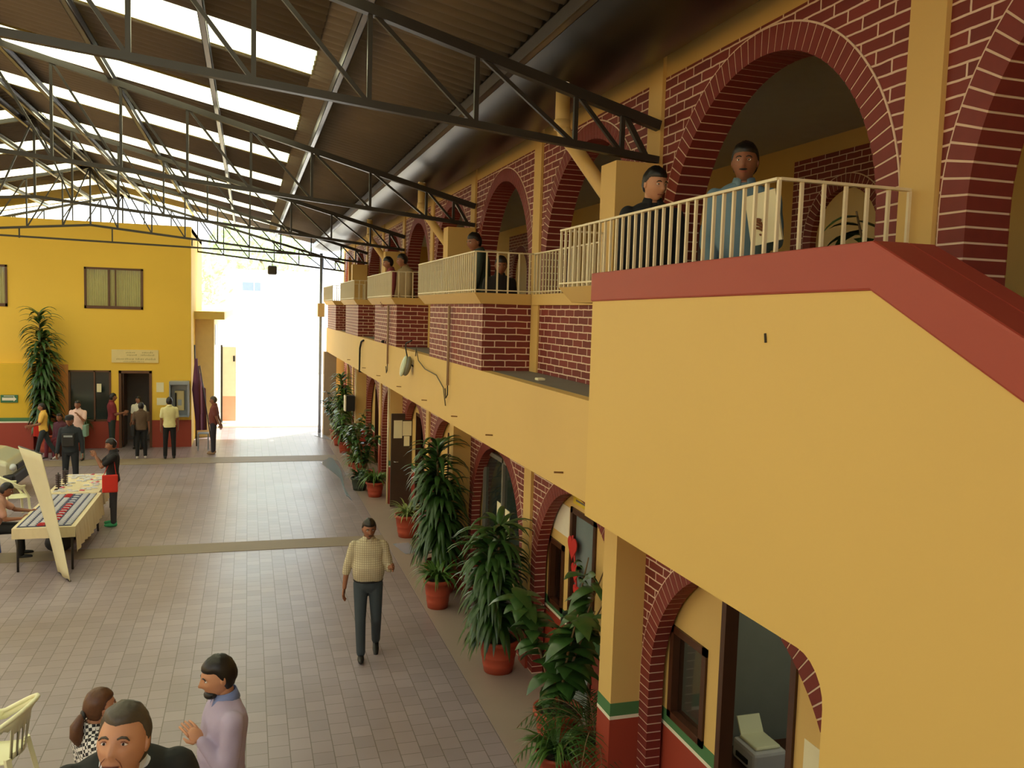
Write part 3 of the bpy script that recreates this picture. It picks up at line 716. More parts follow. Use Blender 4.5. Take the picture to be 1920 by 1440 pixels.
# name board with faded lettering strokes
sg = boxo('name_board', (-3.71, -2.47, BY-.035, BY-.005, 2.47, 2.84), mat('cream board', (232, 212, 150), .6)); setp(sg, 'cream name board with faded lettering above the building door', 'sign')
random.seed(3)
def squig(x0, x1, z, h):
    x = x0; b = MB()
    while x < x1:
        w_ = random.uniform(.018, .034); hh = h*random.choice([.6, .6, 1, .75])
        b.box(x, x+w_*.35, BY-.038, BY-.035, z, z+hh); b.box(x, x+w_, BY-.038, BY-.035, z+h*.5, z+h*.62); x += w_+.012
    b.build('faded_word', mat('faded olive ink', (150, 134, 84), .8), sg)
squig(-3.33, -3.08, 2.735, .05); squig(-2.90, -2.60, 2.735, .06); squig(-3.30, -3.05, 2.665, .05); squig(-2.93, -2.60, 2.665, .05)
squig(-3.58, -3.4, 2.545, .06); squig(-3.36, -3.12, 2.545, .06); squig(-3.07, -2.86, 2.545, .06); squig(-2.82, -2.55, 2.545, .06); squig(-3.4, -2.86, 2.485, .03)
# evacuation route sign
sg = boxo('route_sign', (-6.44, -6.02, BY-.375, BY-.355, 1.36, 1.57), mat('green sign', (52, 110, 74), .5)); setp(sg, 'small green sign with a white arrow on the yellow wall at far left', 'sign')
b = MB(); b.box(-6.40, -6.12, BY-.379, BY-.375, 1.42, 1.50); b.face([(-6.12, BY-.379, 1.39), (-6.05, BY-.379, 1.46), (-6.12, BY-.379, 1.53)]); b.box(-6.36, -6.1, BY-.379, BY-.375, 1.535, 1.55); b.build('white_arrow', WHITE, sg)
for i, (x0, x1, z0, z1) in enumerate([(-2.53, -2.33, 1.62, 1.9), (-2.52, -2.26, 1.24, 1.45)]):
    o = boxo('wall_notice', (x0, x1, BY-.008, BY-.002, z0, z1), PAPER); setp(o, ['upper cream notice on the yellow wall left of the payphone', 'lower cream notice on the yellow wall left of the payphone'][i], 'paper')
# payphone
e = empty('payphone', (0, 0, 0), 'grey payphone booth on the corner of the yellow building', 'payphone')
b = MB(); px0, px1, py, pz0, pz1 = -2.16, -1.63, BY-.35, .92, 1.86
b.box(px0, px0+.04, py, BY-.008, pz0, pz1); b.box(px1-.04, px1, py, BY-.008, pz0, pz1); b.box(px0, px1, py-.03, BY-.008, pz1, pz1+.10); b.box(px0, px1, BY-.03, BY-.008, pz0, pz1); b.box(px0, px1, py+.05, BY-.008, pz0, pz0+.04)
b.build('booth_hood', GREYP, e, bevel=.01)
b = MB(); b.box(px0+.14, px1-.13, BY-.2, BY-.03, 1.1, 1.68); b.build('phone_body', mat('beige phone', (196, 180, 130), .5), e, bevel=.02)
boxo('phone_keypad', (px0+.22, px1-.2, BY-.207, BY-.2, 1.25, 1.42), GREYP, e)
b = MB(); b.capsule((px0+.17, BY-.23, 1.25), (px0+.17, BY-.23, 1.6), .025, .025); b.build('handset', BLACK, e, True)
# far annex, gate, umbrella bundle
e = empty('annex_building', (0, 0, 0), 'small sunlit cream building with an overhanging flat roof beyond the yellow one', 'building')
boxo('wall', (-7, -1.02, 28.6, 44, 0, 3.74), mat('pale cream plaster', (240, 224, 176), .8), e)
b = MB(); b.box(-7.2, -.70, 28.0, 44.3, 3.74, 3.98); b.build('roof', mat('olive yellow fascia', (214, 190, 110), .7), e)
boxo('window', (-1.03, -1.005, 29.3, 30.2, 2.9, 3.55), GLASSD, e)
e = empty('white_gate', (0, 0, 0), 'white sheet-metal gate leaf standing open in the bright light', 'gate')
b = MB(); b.box(-.86, -.40, 32.0, 32.04, .05, 2.72); b.build('gate_sheet', WHITE, e); b = MB(); b.tube([(-.89, 32.0, 0), (-.89, 32.0, 2.78)], .035); b.build('gate_post', STEEL, e); boxo('lock_box', (-.5, -.44, 31.97, 32.0, 2.2, 2.4), STEEL, e)
b = MB(); b.box(-.85, -.41, 31.992, 32.0, .06, .95); b.build('lower_panel', mat('faded salmon', (236, 168, 140), .7), e)
e = empty('folded_awning', (0, 0, 0), 'bundle of dark purple cloths hanging on poles beside the payphone corner', 'cloth bundle')
random.seed(5)
for k in range(5):
    b = MB(); x = -1.46+.045*k; b.tube([(x*.98-.02, BY+.1+.05*k, 2.6-.22*k), (x, BY-.02+.05*k, 1.7), (x+.08, BY-.05, .5)], [.04, .10, .06], 8); b.build('hanging_cloth', [mat('purple cloth', (96, 48, 78), .8), mat('dark red cloth', (92, 40, 42), .8), mat('lilac cloth', (168, 120, 150), .8)][k % 3], e, True)
b = MB(); b.tube([(-1.44, BY+.1, .002), (-1.5, BY+.2, 3.0)], .02); b.tube([(-1.0, BY-.1, .002), (-1.35, BY+.1, 2.4)], .015); b.build('pole', STEEL, e, True)
b = MB(); b.tube([(-1.35, BY-.9, .02), (-1.35, BY-.9, .5), (-1.08, BY-.9, .5), (-1.08, BY-.9, .02)], .014); b.tube([(-1.35, BY-.6, .02), (-1.35, BY-.6, .5), (-1.08, BY-.6, .5), (-1.08, BY-.6, .02)], .014); b.box(-1.36, -1.07, BY-.91, BY-.59, .5, .52); o = b.build('metal_stand', GREYP); setp(o, 'low metal stand by the corner behind the standing man', 'stand')
# house with window on the hill, trees
e = empty('hill_house', (0, 0, 0), 'overexposed white house with a bluish window among trees far away', 'house')
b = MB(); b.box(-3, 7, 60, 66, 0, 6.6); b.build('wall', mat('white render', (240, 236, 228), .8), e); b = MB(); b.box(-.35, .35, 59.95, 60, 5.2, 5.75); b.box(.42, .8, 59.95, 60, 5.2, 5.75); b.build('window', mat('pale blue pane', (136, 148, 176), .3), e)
b = MB(); 
for i in range(20):
    pass
LEAFY = mat('sunlit foliage', (196, 220, 160), .7, var=.3, scale=2)  # leaf green paled; the overexposed glare is put into the colour
def tree(x, y, z, r, h, label, seed):
    random.seed(seed); e = empty('tree', (0, 0, 0), label, 'tree', 'sunlit trees on the hill')
    b = MB(); b.tube([(x, y, 0), (x+.2, y, h*.5), (x, y, h)], [r*.12, r*.09, r*.04]); b.build('trunk', STEM, e, True)
    b = MB()
    for i in range(900):
        d = Vector((random.gauss(0, 1), random.gauss(0, 1), random.gauss(0, .8))).normalized()*r*random.uniform(.55, 1)
        p = Vector((x, y, h+r*.3))+d; a = Vector((random.gauss(0, 1), random.gauss(0, 1), random.gauss(0, 1))).normalized(); c = a.orthogonal().normalized(); s_ = r*.09
        b.face([p-a*s_, p-c*s_*.5, p+a*s_, p+c*s_*.5])
    b.build('foliage', LEAFY, e)
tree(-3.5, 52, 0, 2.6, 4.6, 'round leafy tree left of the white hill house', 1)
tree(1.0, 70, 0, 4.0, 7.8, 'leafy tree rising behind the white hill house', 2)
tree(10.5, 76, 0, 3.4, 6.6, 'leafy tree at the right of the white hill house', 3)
e = setp(boxo('roadside_wall', (-30, 40, 56, 56.2, 0, 2.2), mat('white render', (0, 0, 0))), 'long low whitewashed wall in the glaring sunlight outside', 'wall')

# ------------------------------------------------------------------ people
DN = ((.14, .05, -1), (.06, .15, -1))
def V(*a): return Vector(a)
def remesh(b, vox, mats, name, smooth=5):
    me = b.mesh(name+'_raw', mats); o = bpy.data.objects.new(name+'_raw', me); C.objects.link(o)
    r = o.modifiers.new('r', 'REMESH'); r.mode = 'VOXEL'; r.voxel_size = vox; r.use_smooth_shade = True
    sm = o.modifiers.new('s', 'SMOOTH'); sm.iterations = smooth; sm.factor = .5
    dg = bpy.context.evaluated_depsgraph_get(); ev = o.evaluated_get(dg)
    res = bpy.data.meshes.new_from_object(ev); res.name = name
    res.materials.clear()
    for m in mats: res.materials.append(m)
    bpy.data.objects.remove(o); bpy.data.meshes.remove(me)
    return res
def head_fn(k=1.0, wide=1.0, fem=False):
    def g(x, z, cx, cz, sx, sz): return math.exp(-((x-cx)/sx)**2-((z-cz)/sz)**2)
    def fn(d):
        x, y, z = d.x, d.y, d.z
        px, py, pz = x*.077*wide, y*.098, z*.118
        if z < -.1:
            t = min(1, (-z-.1)/.9); px *= 1-.30*t**1.3
            if y < 0: py *= 1-.55*t
            else: py *= 1-.02*t
        if y > 0:
            py = py*(1-.10*abs(x)**2)
            f = min(1, max(0, y)*1.8)
            py += f*(.022*g(px, pz, 0, -.030, .011, .013)+.013*g(px, pz, 0, -.010, .008, .022))     # nose
            py += f*.006*(g(px, pz, .03, .026, .022, .009)+g(px, pz, -.03, .026, .022, .009))        # brow
            py -= f*.010*(g(px, pz, .031, .006, .015, .012)+g(px, pz, -.031, .006, .015, .012))      # sockets
            py += f*.005*(g(px, pz, .042, -.022, .018, .016)+g(px, pz, -.042, -.022, .018, .016))    # cheeks
            py += f*.007*g(px, pz, 0, -.066, .024, .010)-f*.004*g(px, pz, 0, -.066, .022, .003)     # lips
            py += f*.008*g(px, pz, 0, -.100, .022, .014)                                           # chin
        return V(px, py, pz)*k
    return fn
def hairline(d, style):
    back = -.62 if style != 'crop' else -.5
    t = min(1, max(0, (d.y+.42)/.80)); t = t*t*(3-2*t)
    top = .44 if style != 'recede' else .60
    if style == 'recede': top -= .09*math.exp(-(d.x/.40)**2)
    return back+(top-back)*t
def person(label, pos, yaw, h=1.68, fat=1.0, lean=0, head=(0, 0), arms=None, legs=None, hip=None, skin=0, shirt=None, sleeve='long', pants=None,
           shoes=BLACK, hair=HAIRB, style='short', vox=.014, hi=False, tail=False, extras=None, smile=False, group=None, collar=None, vest=None, pantlen=1.0, moust=False, cap=None, tuck=False):
    s = h/1.70; SK = SKIN[skin]; root = None
    arms = arms or [((.14, .05, -1), (.05, .2, -1)), ((.14, .05, -1), (.05, .2, -1))]
    legs = legs or [((.04, 0, -1), (.02, 0, -1)), ((.04, 0, -1), (.02, 0, -1))]
    nn = lambda v: Vector(v).normalized()
    legp = []
    for i, (a, c) in enumerate(legs):
        sg = (-1, 1)[i]; a = nn((a[0]*sg, a[1], a[2])); c = nn((c[0]*sg, c[1], c[2])); legp.append((a, c))
    if hip is None: hip = .085+max(-(a.z*.43+c.z*.42) for a, c in legp)
    H0 = V(0, 0, hip)
    U = V(0, math.sin(lean), math.cos(lean)); F = V(0, math.cos(lean), -math.sin(lean)); Rt = V(1, 0, 0)
    def T(x, y, t): return H0+Rt*x+F*y+U*t
    def torso(b, inf, t0=-.09, t1=.57, belly=1.0):
        P = [(-.10, .10, .075, 0), (-.04, .158, .108, -.005), (.04, .160, .112, 0), (.12, .148*fat, .104*fat, .012*fat), (.22, .145*fat, .106*fat, .016*(fat**3)), (.33, .158, .112, .004), (.42, .176, .108, -.004), (.48, .172, .092, -.008), (.525, .125, .070, -.010), (.555, .070, .056, -.008), (.575, .054, .05, -.004)]
        P = [p for p in P if t0-.001 <= p[0] <= t1+.001]; rings = []
        for t, rx, ry, yo in P:
            ring = []
            for k in range(20):
                a = 2*PI*k/20; ca, sa = math.cos(a), math.sin(a)
                ring.append(T((rx+inf)*math.copysign(abs(ca)**.82, ca), yo+(ry+inf)*math.copysign(abs(sa)**.9, sa), t))
            rings.append(ring)
        b.loft(rings)
    arm = []
    for i, (a, c) in enumerate(arms):
        sg = (-1, 1)[i]; sh = T(.172*sg, -.008, .462); a = nn((a[0]*sg, a[1], a[2])); c = nn((c[0]*sg, c[1], c[2]))
        el = sh+a*.285; wr = el+c*.245; arm.append((sh, el, wr, c, a))
    leg = []
    for i, (a, c) in enumerate(legp):
        sg = (-1, 1)[i]; hp = H0+V(.088*sg, 0, 0); kn = hp+a*.43; an = kn+c*.42; leg.append((hp, kn, an, c))
    yawh, pit = head
    HC = T(0, .022, .675)+V(0, .01, 0)
    HM = Matrix.Rotation(-yawh, 3, 'Z') @ Matrix.Rotation(pit, 3, 'X')
    NK = T(0, -.006, .56)
    # skin body
    b = MB(); torso(b, -.014, t1=.555)
    b.capsule(T(0, -.008, .50), HC+HM@V(0, -.022, -.055), .056, .052, 14)
    for sh, el, wr, c, a in arm:
        b.capsule(sh, el, .048, .038, 12); b.capsule(el, wr, .039, .026, 12)
    for hp, kn, an, c in leg:
        b.capsule(hp, kn, .078, .052, 14); b.capsule(kn, an, .054, .036, 12)
    me = remesh(b, vox, [SK, LIP], 'person', 4)
    nb = MB(); nb.v = [tuple(v.co) for v in me.vertices]; nb.f = [tuple(p.vertices) for p in me.polygons]; nb.m = [0]*len(nb.f)
    fn = head_fn(1.0); base = len(nb.f)
    N = (44, 34) if hi else (24, 18)
    nb.ellipsoid(HC, None, HM, N[0], N[1], 0, fn)
    for i in range(base, len(nb.f)):           # lips
        c = sum((Vector(nb.v[k]) for k in nb.f[i]), Vector())/4; l = HM.transposed() @ (c-HC)
        if l.y > .05 and abs(l.x) < .026 and -.074 < l.z < -.058: nb.m[i] = 1
    for sg in (-1, 1):
        Me = HM @ Matrix.Rotation(sg*.25, 3, 'Z'); nb.ellipsoid(HC+HM@V(.076*sg, -.006, .0), (.008, .018, .031), Me, 12, 10); nb.ellipsoid(HC+HM@V(.079*sg, .0, -.006), (.007, .010, .018), Me, 8, 6)
    for i, (sh, el, wr, c, a) in enumerate(arm):      # hands
        sg = (-1, 1)[i]
        inn = (V(-sg, .3, 0)-c*(V(-sg, .3, 0).dot(c))).normalized(); side = c.cross(inn).normalized()
        if side.dot(V(0, 1, 0)) < 0 and abs(c.z) > .5: side = -side
        pc = wr+c*.045
        Mh = Matrix((side, c, inn)).transposed(); nb.ellipsoid(pc, (.040, .052, .016), Mh, 12, 8)
        for q, (off, ln) in enumerate([(.030, .066), (.010, .074), (-.010, .069), (-.029, .054)]):
            p0 = wr+c*.082+side*off; p1 = p0+c*ln*.5+inn*.010; p2 = p1+c*ln*.38+inn*.022
            nb.tube([p0-c*.02, p0, p1, p2, p2+(p2-p1)*.12], [.0085, .0088, .0080, .0068, .003], 7)
        p0 = wr+c*.02+side*.034; nb.tube([p0-side*.015, p0, p0+side*.018+c*.030+inn*.008, p0+side*.020+c*.058+inn*.016], [.012, .0115, .010, .005], 7)
    root = nb.build('person', [SK, LIP], smooth=True)
    setp(root, label, 'person', group)
    root.location = pos; root.rotation_euler = (0, 0, yaw); root.scale = (s, s, s)
    # eyes, brows
    for sg in (-1, 1):
        b = MB(); b.ellipsoid(HC+HM@V(.031*sg, .0775, .005), (.0125, .010, .0055 if smile else .0075), HM, 12, 8, 0); b.ellipsoid(HC+HM@V(.031*sg, .0835, .005), (.0055, .0055, .0045 if smile else .0055), HM, 10, 6, 1); b.build('eye', [EYEW, IRIS], root, True)
        b = MB(); pts = [HC+HM@V(sg*x, .0955-.012*(x/.05)**2, z) for x, z in ((.013, .021), (.026, .027), (.040, .025), (.050, .016))]; b.tube(pts, [.0035, .0045, .004, .002], 6); b.build('eyebrow', hair, root, True)
    if smile:
        b = MB(); pts = [HC+HM@V(x, .1005-14*x*x, -.0665+6*x*x) for x in [-.026+.0052*k for k in range(11)]]; b.tube(pts, [.002]+[.0034]*9+[.002], 6); b.build('smiling_mouth', mat('mouth crease', (96, 46, 38), .6), root, True)
        for sg in (-1, 1):
            b = MB(); b.tube([HC+HM@V(.017*sg, .1005, -.036), HC+HM@V(.030*sg, .0925, -.050), HC+HM@V(.036*sg, .085, -.066)], [.0012, .0022, .0012], 5); b.build('smile_line', mat('skin crease', (128, 78, 58), .6), root, True)
            b = MB(); b.tube([HC+HM@V(sg*x, .0885-.012*((x-.031)/.02)**2, z) for x, z in ((.018, .008), (.026, .0125), (.036, .0125), (.045, .007))], [.001, .002, .002, .001], 5); b.build('eyelid', mat('skin crease', (0, 0, 0)), root, True)
    if moust:
        b = MB(); b.ellipsoid(HC+HM@V(0, .099, -.055), (.026, .007, .006), HM, 12, 6); b.build('moustache', hair, root, True)
    # hair
    if hair:
        b = MB(); f2 = head_fn(1.0); rnd = random.Random(len(label))
        def hf(d):
            if style == 'long': hl = -.9+1.35*min(1, max(0, (d.y+.05)/.7))
            else: hl = hairline(d, style)
            p = f2(V(d.x, d.y, max(d.z, -.3) if d.y < 0 else d.z))
            if d.y < 0 and d.z < -.3: p = V(p.x, p.y, d.z*.118)
            e = .5+.5*math.tanh((d.z-hl)*12)
            n = noise.noise(d*9)*.004+noise.noise(d*3)*.004
            return p*(.86+e*.14)+d*(e*(.008+.010*max(0, d.z)+n))
        b.ellipsoid(HC, None, HM, 40 if hi else 24, 30 if hi else 18, 0, hf); b.build('hair', hair, root, True)
    if tail:
        b = MB(); q = HC+HM@V(0, -.10, -.02); b.tube([q+HM@V(0, .02, .01), q+HM@V(0, -.02, -.01), q+HM@V(.005, -.055, -.06), q+HM@V(.01, -.06, -.12), q+HM@V(.01, -.045, -.17), q+HM@V(.01, -.04, -.21)], [.020, .026, .042, .045, .034, .01], 12); b.build('ponytail', hair, root, True)
        b = MB(); b.ellipsoid(q+HM@V(0, -.008, 0), (.034, .016, .034), HM, 12, 8); b.build('hair_tie', BLACK, root, True)
    if cap:
        b = MB(); b.lathe((0, 0, 0), [(.001, .135), (.05, .132), (.088, .115), (.098, .085), (.092, .055), (.09, .035)], 24); b.v = [tuple(HC+HM@V(v[0]*.95, v[1]*1.12, v[2])) for v in b.v]
        n0 = len(b.v); 
        pts = [HC+HM@V(.085*math.cos(t), .06+.11*math.sin(t), .040-.012*math.sin(t)) for t in [PI*k/10 for k in range(11)]]
        b.face(pts); b.face([p+V(0, 0, .006) for p in reversed(pts)])
        b.build('cap', cap, root, True)
    # trousers, shirt, shoes
    if pants:
        b = MB(); torso(b, .004, t0=-.10, t1=.12)
        for hp, kn, an, c in leg:
            b.capsule(hp, kn, .092, .066, 14); e = kn+(an-kn)*(.97*pantlen); b.capsule(kn, e, .066, .054, 14)
        bm_ = remesh(b, vox, [pants], 'trousers', 3); o = bpy.data.objects.new('trousers', bm_); C.objects.link(o); o.parent = root
        b = MB(); R_ = []
        for k in range(20):
            a = 2*PI*k/20; R_.append(T(.170*math.cos(a), .122*math.sin(a), .045))
        if tuck: b.tube(R_+[R_[0]], .012, 6); b.build('belt', BLACK, root, True)
    if shirt:
        b = MB(); torso(b, .012, t0=.04 if tuck else -.04, t1=.555)
        for sh, el, wr, c, a in arm:
            b.capsule(sh, sh+a*.20, .066, .060, 14)
            if sleeve == 'long': b.capsule(sh+a*.2, el, .058, .052, 12); b.capsule(el, wr-c*.01, .052, .038, 12)
            elif sleeve == 'rolled': b.capsule(sh+a*.2, el, .058, .054, 12); b.capsule(el, el+c*.05, .054, .050, 12)
        bm_ = remesh(b, vox, [shirt], 'shirt', 3)
        tx = bpy.data.textures.get('folds') or bpy.data.textures.new('folds', 'CLOUDS'); tx.noise_scale = .12
        o = bpy.data.objects.new('shirt', bm_); C.objects.link(o); o.parent = root
        dm = o.modifiers.new('folds', 'DISPLACE'); dm.texture = tx; dm.strength = .018; dm.mid_level = .5
        cm = collar or shirt; b = MB(); n = 18; inner = []; outer = []
        for k in range(n+1):
            a = PI/2+.28+(2*PI-.56)*k/n; inner.append(T(.064*math.cos(a), .064*math.sin(a)-.004, .60-.022*(math.sin(a)+1)/2)); outer.append(T(.088*math.cos(a), .086*math.sin(a)-.004, .545-.035*(math.sin(a)+1)/2))
        for k in range(n): b.face([inner[k], inner[k+1], outer[k+1], outer[k]])
        o = b.build('collar', cm, root, True); m_ = o.modifiers.new('s', 'SOLIDIFY'); m_.thickness = .006
    if vest:
        b = MB(); torso(b, .030, t0=-.04, t1=.556)
        for sh, el, wr, c, a in arm: b.capsule(sh-a*.01+V(0, 0, .0), sh+a*.02, .076, .080, 14)
        bm_ = remesh(b, vox, [vest], 'vest', 3); o = bpy.data.objects.new('vest', bm_); C.objects.link(o); o.parent = root
    for i, (hp, kn, an, c) in enumerate(leg):
        fd = V(0, 1, 0) if c.z < -.6 else V(0, .8, .6)
        if c.y < -.25: fd = V(0, .85, -.5)
        b = MB(); heel = an+V(0, -.03, -.045); 
        b.capsule(heel+V(0, 0, .0), heel+fd.normalized()*.10, .038, .042, 12); b.capsule(heel+fd.normalized()*.10, heel+fd.normalized()*.175, .042, .030, 12); b.capsule(an+V(0, 0, .02), heel, .042, .038, 10)
        bm_ = remesh(b, max(vox*.7, .008), [shoes], 'shoe', 3); o = bpy.data.objects.new('shoe', bm_); C.objects.link(o); o.parent = root
    root['_'] = 1; del root['_']
    if extras: extras(root, dict(T=T, HC=HC, HM=HM, arm=arm, leg=leg, hip=hip))
    return root
def cloth(n, c, **k): return mat(n, c, .85, var=.08, scale=12, **k)
OUT = V(.14, .05, -1)
WALKS = check_mat('pale plaid shirt cloth', (200, 190, 158), (158, 146, 126), .013, .0028)
DOTS = check_mat('black and white patterned cloth', (228, 226, 222), (40, 40, 44), 46, 0, mode='check')
# facing: yaw 0 looks along +Y (away from the camera); PI looks back at the camera
person('person in pale checked shirt and dark jeans walking across the courtyard, hand raised', (1.395, 10.07, 0), PI-.12, 1.69, fat=1.2, head=(-.15, -.12), tuck=True,
       arms=[((.28, .15, -1), (.12, 1, .35)), ((.30, -.05, -1), (.12, .15, -1))], legs=[((.03, .05, -1), (.02, -.62, -1)), ((.0, .22, -1), (-.03, .0, -1))], skin=1,
       shirt=WALKS, sleeve='rolled', pants=cloth('dark blue jeans', (58, 68, 76)), vox=.010, hi=True, moust=True)
def stripes_badge(root, K):
    b = MB(); a = K['arm'][0]; p = a[0]+a[4]*.10; 
    sd = V(-1, 0, 0)
    for k in range(3): b.ellipsoid(p+sd*.072+V(0, .005*k, -.025*k), (.006, .035, .008), None, 8, 6)
    b.build('shoulder_patch', mat('pale embroidered patch', (150, 160, 170), .8), root, True)
person('person in black jacket leaning on the white balcony railing, looking over his shoulder', (2.72, 5.55, 3.552), PI-.25, 1.66, lean=.05, head=(-.45, -.12), arms=[DN, DN],
       skin=2, shirt=cloth('black jacket', (26, 28, 34)), pants=cloth('black trousers', (22, 22, 24)), hair=HAIRB, vox=.010, hi=True, style='crop', extras=stripes_badge)
def folder(root, K):
    w_ = K['arm'][0][2]; b = MB(); b.box(-.015, .0, -.11, .11, -.15, .15); o = b.build('held_folder', PAPER, root); o.location = w_+V(.02, .09, .06); o.rotation_euler = (.15, .1, .9)
person('person in light blue shirt holding papers under the big brick arch', (3.12, 5.02, 3.552), PI-.55, 1.77, fat=1.1, head=(.1, .0), arms=[((.12, .1, -1), (-.3, 1, .25)), ((.14, .05, -1), (-.2, .8, -.6))], skin=1,
       shirt=cloth('light blue shirt cloth', (112, 142, 158)), pants=cloth('grey trousers', (70, 70, 72)), vox=.011, hi=True, moust=True, extras=folder)
person('person in dark green shirt leaning over the second balcony, seen from behind', (2.84, 10.35, 3.552), PI-1.9, 1.62, lean=.20, head=(-.6, -.2), arms=[((.14, .1, -1), (-.5, .3, -1)), ((.14, .1, -1), (-.5, .3, -1))],
       skin=1, shirt=cloth('dark green shirt cloth', (58, 70, 62)), pants=cloth('dark blue trousers', (44, 54, 76)), vox=.014)
person('person in dark clothes seated low behind the second balcony railing near its corner', (2.90, 9.95, 3.552), PI+.1, 1.55, head=(.3, -.2), hip=.66, legs=[((.12, 1, -.05), (0, .08, -1)), ((.12, 1, -.05), (0, .08, -1))], skin=1, shirt=cloth('charcoal shirt cloth', (40, 36, 36)), pants=cloth('black trousers', (0, 0, 0)), vox=.016)
person('person in faded red shirt resting on the third balcony railing', (2.62, 16.3, 3.552), PI-1.4, 1.62, lean=.08, head=(.2, -.2), skin=1, shirt=cloth('faded red cloth', (140, 66, 70)), pants=cloth('black trousers', (0, 0, 0)), vox=.018)
person('person in khaki shirt beside the railing of the third balcony', (2.78, 15.5, 3.552), PI-1.2, 1.64, lean=.15, head=(.4, -.1), skin=1, shirt=cloth('khaki cloth', (150, 128, 92)), pants=cloth('black trousers', (0, 0, 0)), vox=.018)
# foreground on the stair flight
person('smiling person with greying hair in dark vest and white shirt, looking up', (-.42, 3.22, 1.195), PI+.12, 1.68, fat=1.15, lean=.33, head=(.36, .34), skin=2, shirt=cloth('white shirt cloth', (206, 212, 220)), vest=cloth('black vest cloth', (28, 30, 30)),
       pants=cloth('black trousers', (0, 0, 0)), hair=HAIRG, style='recede', vox=.009, hi=True, smile=True)
person('person in lilac shirt with short black hair and beard, turned sideways near the stairs', (-.12, 5.0, .51), PI/2+.25, 1.66, fat=1.12, head=(.0, -.12), arms=[((.14, .12, -1), (-.45, .55, .75)), DN], skin=2,
       shirt=cloth('lilac shirt cloth', (176, 164, 190)), collar=cloth('blue collar lining', (120, 136, 186)), pants=cloth('grey trousers', (0, 0, 0)), vox=.010, hi=True,
       extras=lambda r, K: (lambda b: (b.ellipsoid(K['HC']+K['HM']@V(0, .055, -.088), (.046, .042, .030), K['HM'], 14, 10), b.build('beard', HAIRB, r, True)))(MB()))
person('person with brown ponytail in a black and white patterned blouse', (-.83, 5.2, .51), -PI/2+.5, 1.44, head=(0, .05), skin=2, shirt=DOTS, sleeve='short', pants=cloth('black trousers', (0, 0, 0)), hair=HAIRR, tail=True, vox=.010, hi=True)
# far group
person('person in brown shirt and dark trousers standing alone at the bright passage', (-.917, 25.24, 0), PI/2-.1, 1.60, fat=1.12, lean=-.05, arms=[((.14, -.3, -1), (0, -.4, -1)), ((.14, -.3, -1), (0, -.3, -1))], skin=1, shirt=cloth('brown shirt cloth', (120, 62, 54)), sleeve='short', pants=cloth('dark slate trousers', (54, 48, 58)), style='crop', hair=HAIRG, vox=.016, shoes=mat('tan shoe', (150, 120, 90), .6))
person('person in long pale yellow shirt facing the payphone corner', (-2.014, 24.59, 0), .15, 1.64, skin=1, shirt=cloth('pale yellow shirt cloth', (226, 218, 160)), sleeve='short', pants=cloth('black trousers', (0, 0, 0)), vox=.015)
def tote(col, side, dz=-.62, fw=.0):
    def f(root, K):
        p = K['arm'][side][2]; b = MB(); b.box(-.05, .05, -.14, .14, -.34, 0); o = b.build('shoulder_bag', col, root, bevel=.02); q = K['T']((-.23, .23)[side], fw, .12); o.location = q
        b = MB(); b.tube([q+V(0, -.11, 0), K['T']((-.13, .13)[side], 0, .50), q+V(0, .11, 0)], .008, 6); b.build('bag_strap', col, root, True)
    return f
REDBAG = cloth('bright red bag', (212, 52, 40)); 
person('person in brown blouse and black trousers at the building doorway, seen from behind', (-2.732, 24.68, 0), .1, 1.50, skin=1, shirt=cloth('brown patterned cloth', (96, 76, 58)), sleeve='short', pants=cloth('black trousers', (0, 0, 0)), style='long', vox=.016, shoes=mat('pale shoe', (200, 190, 180), .6), extras=tote(BLACK, 0))
person('person in maroon shirt leaning at the doorway of the yellow building', (-3.62, 25.9, 0), -PI/2+.3, 1.62, arms=[((.1, .3, -1), (-.2, 1, -.1)), ((.1, .3, -1), (-.2, 1, .2))], skin=1, shirt=cloth('maroon cloth', (118, 36, 40)), sleeve='short', pants=cloth('dark green trousers', (40, 48, 40)), vox=.016)
person('person in white patterned top inside the building doorway', (-2.98, 26.35, 0), PI-.3, 1.50, skin=1, shirt=cloth('white top cloth', (220, 214, 190)), sleeve='short', pants=cloth('black trousers', (0, 0, 0)), style='long', vox=.018)
person('person in pink top holding a hand to the mouth, standing behind the uniformed officer', (-4.25, 24.6, 0), PI-.1, 1.56, arms=[((.1, .5, -1), (-.6, .6, 1)), DN], skin=1, shirt=cloth('pale pink cloth', (226, 190, 178)), sleeve='short', pants=cloth('grey green trousers', (110, 130, 116)), vox=.016, extras=tote(cloth('sage green bag', (120, 150, 132)), 0, fw=.1))
def gear(root, K):
    T = K['T']; b = MB(); b.box(-.13, .13, .10, .16, .10, .40); b.v = [tuple(T(x, y, z)) for x, y, z in b.v]; b.build('chest_rig', BLACK, root, bevel=.02)
    b = MB(); b.box(-.09, .09, .158, .164, .32, .36); b.v = [tuple(T(x, y, z)) for x, y, z in b.v]; b.build('chest_patch', mat('grey patch', (150, 156, 160), .8), root)
person('officer in dark uniform and cap standing behind the stall tables', (-3.72, 20.6, 0), PI-.1, 1.66, fat=1.08, arms=[((.25, .0, -1), (.1, .2, -1)), ((.25, .05, -1), (.05, .3, -1))], skin=1, shirt=cloth('dark navy uniform', (40, 46, 52)), pants=cloth('dark navy trousers', (36, 40, 46)), cap=cloth('dark cap', (44, 46, 48)), vox=.014, extras=gear)
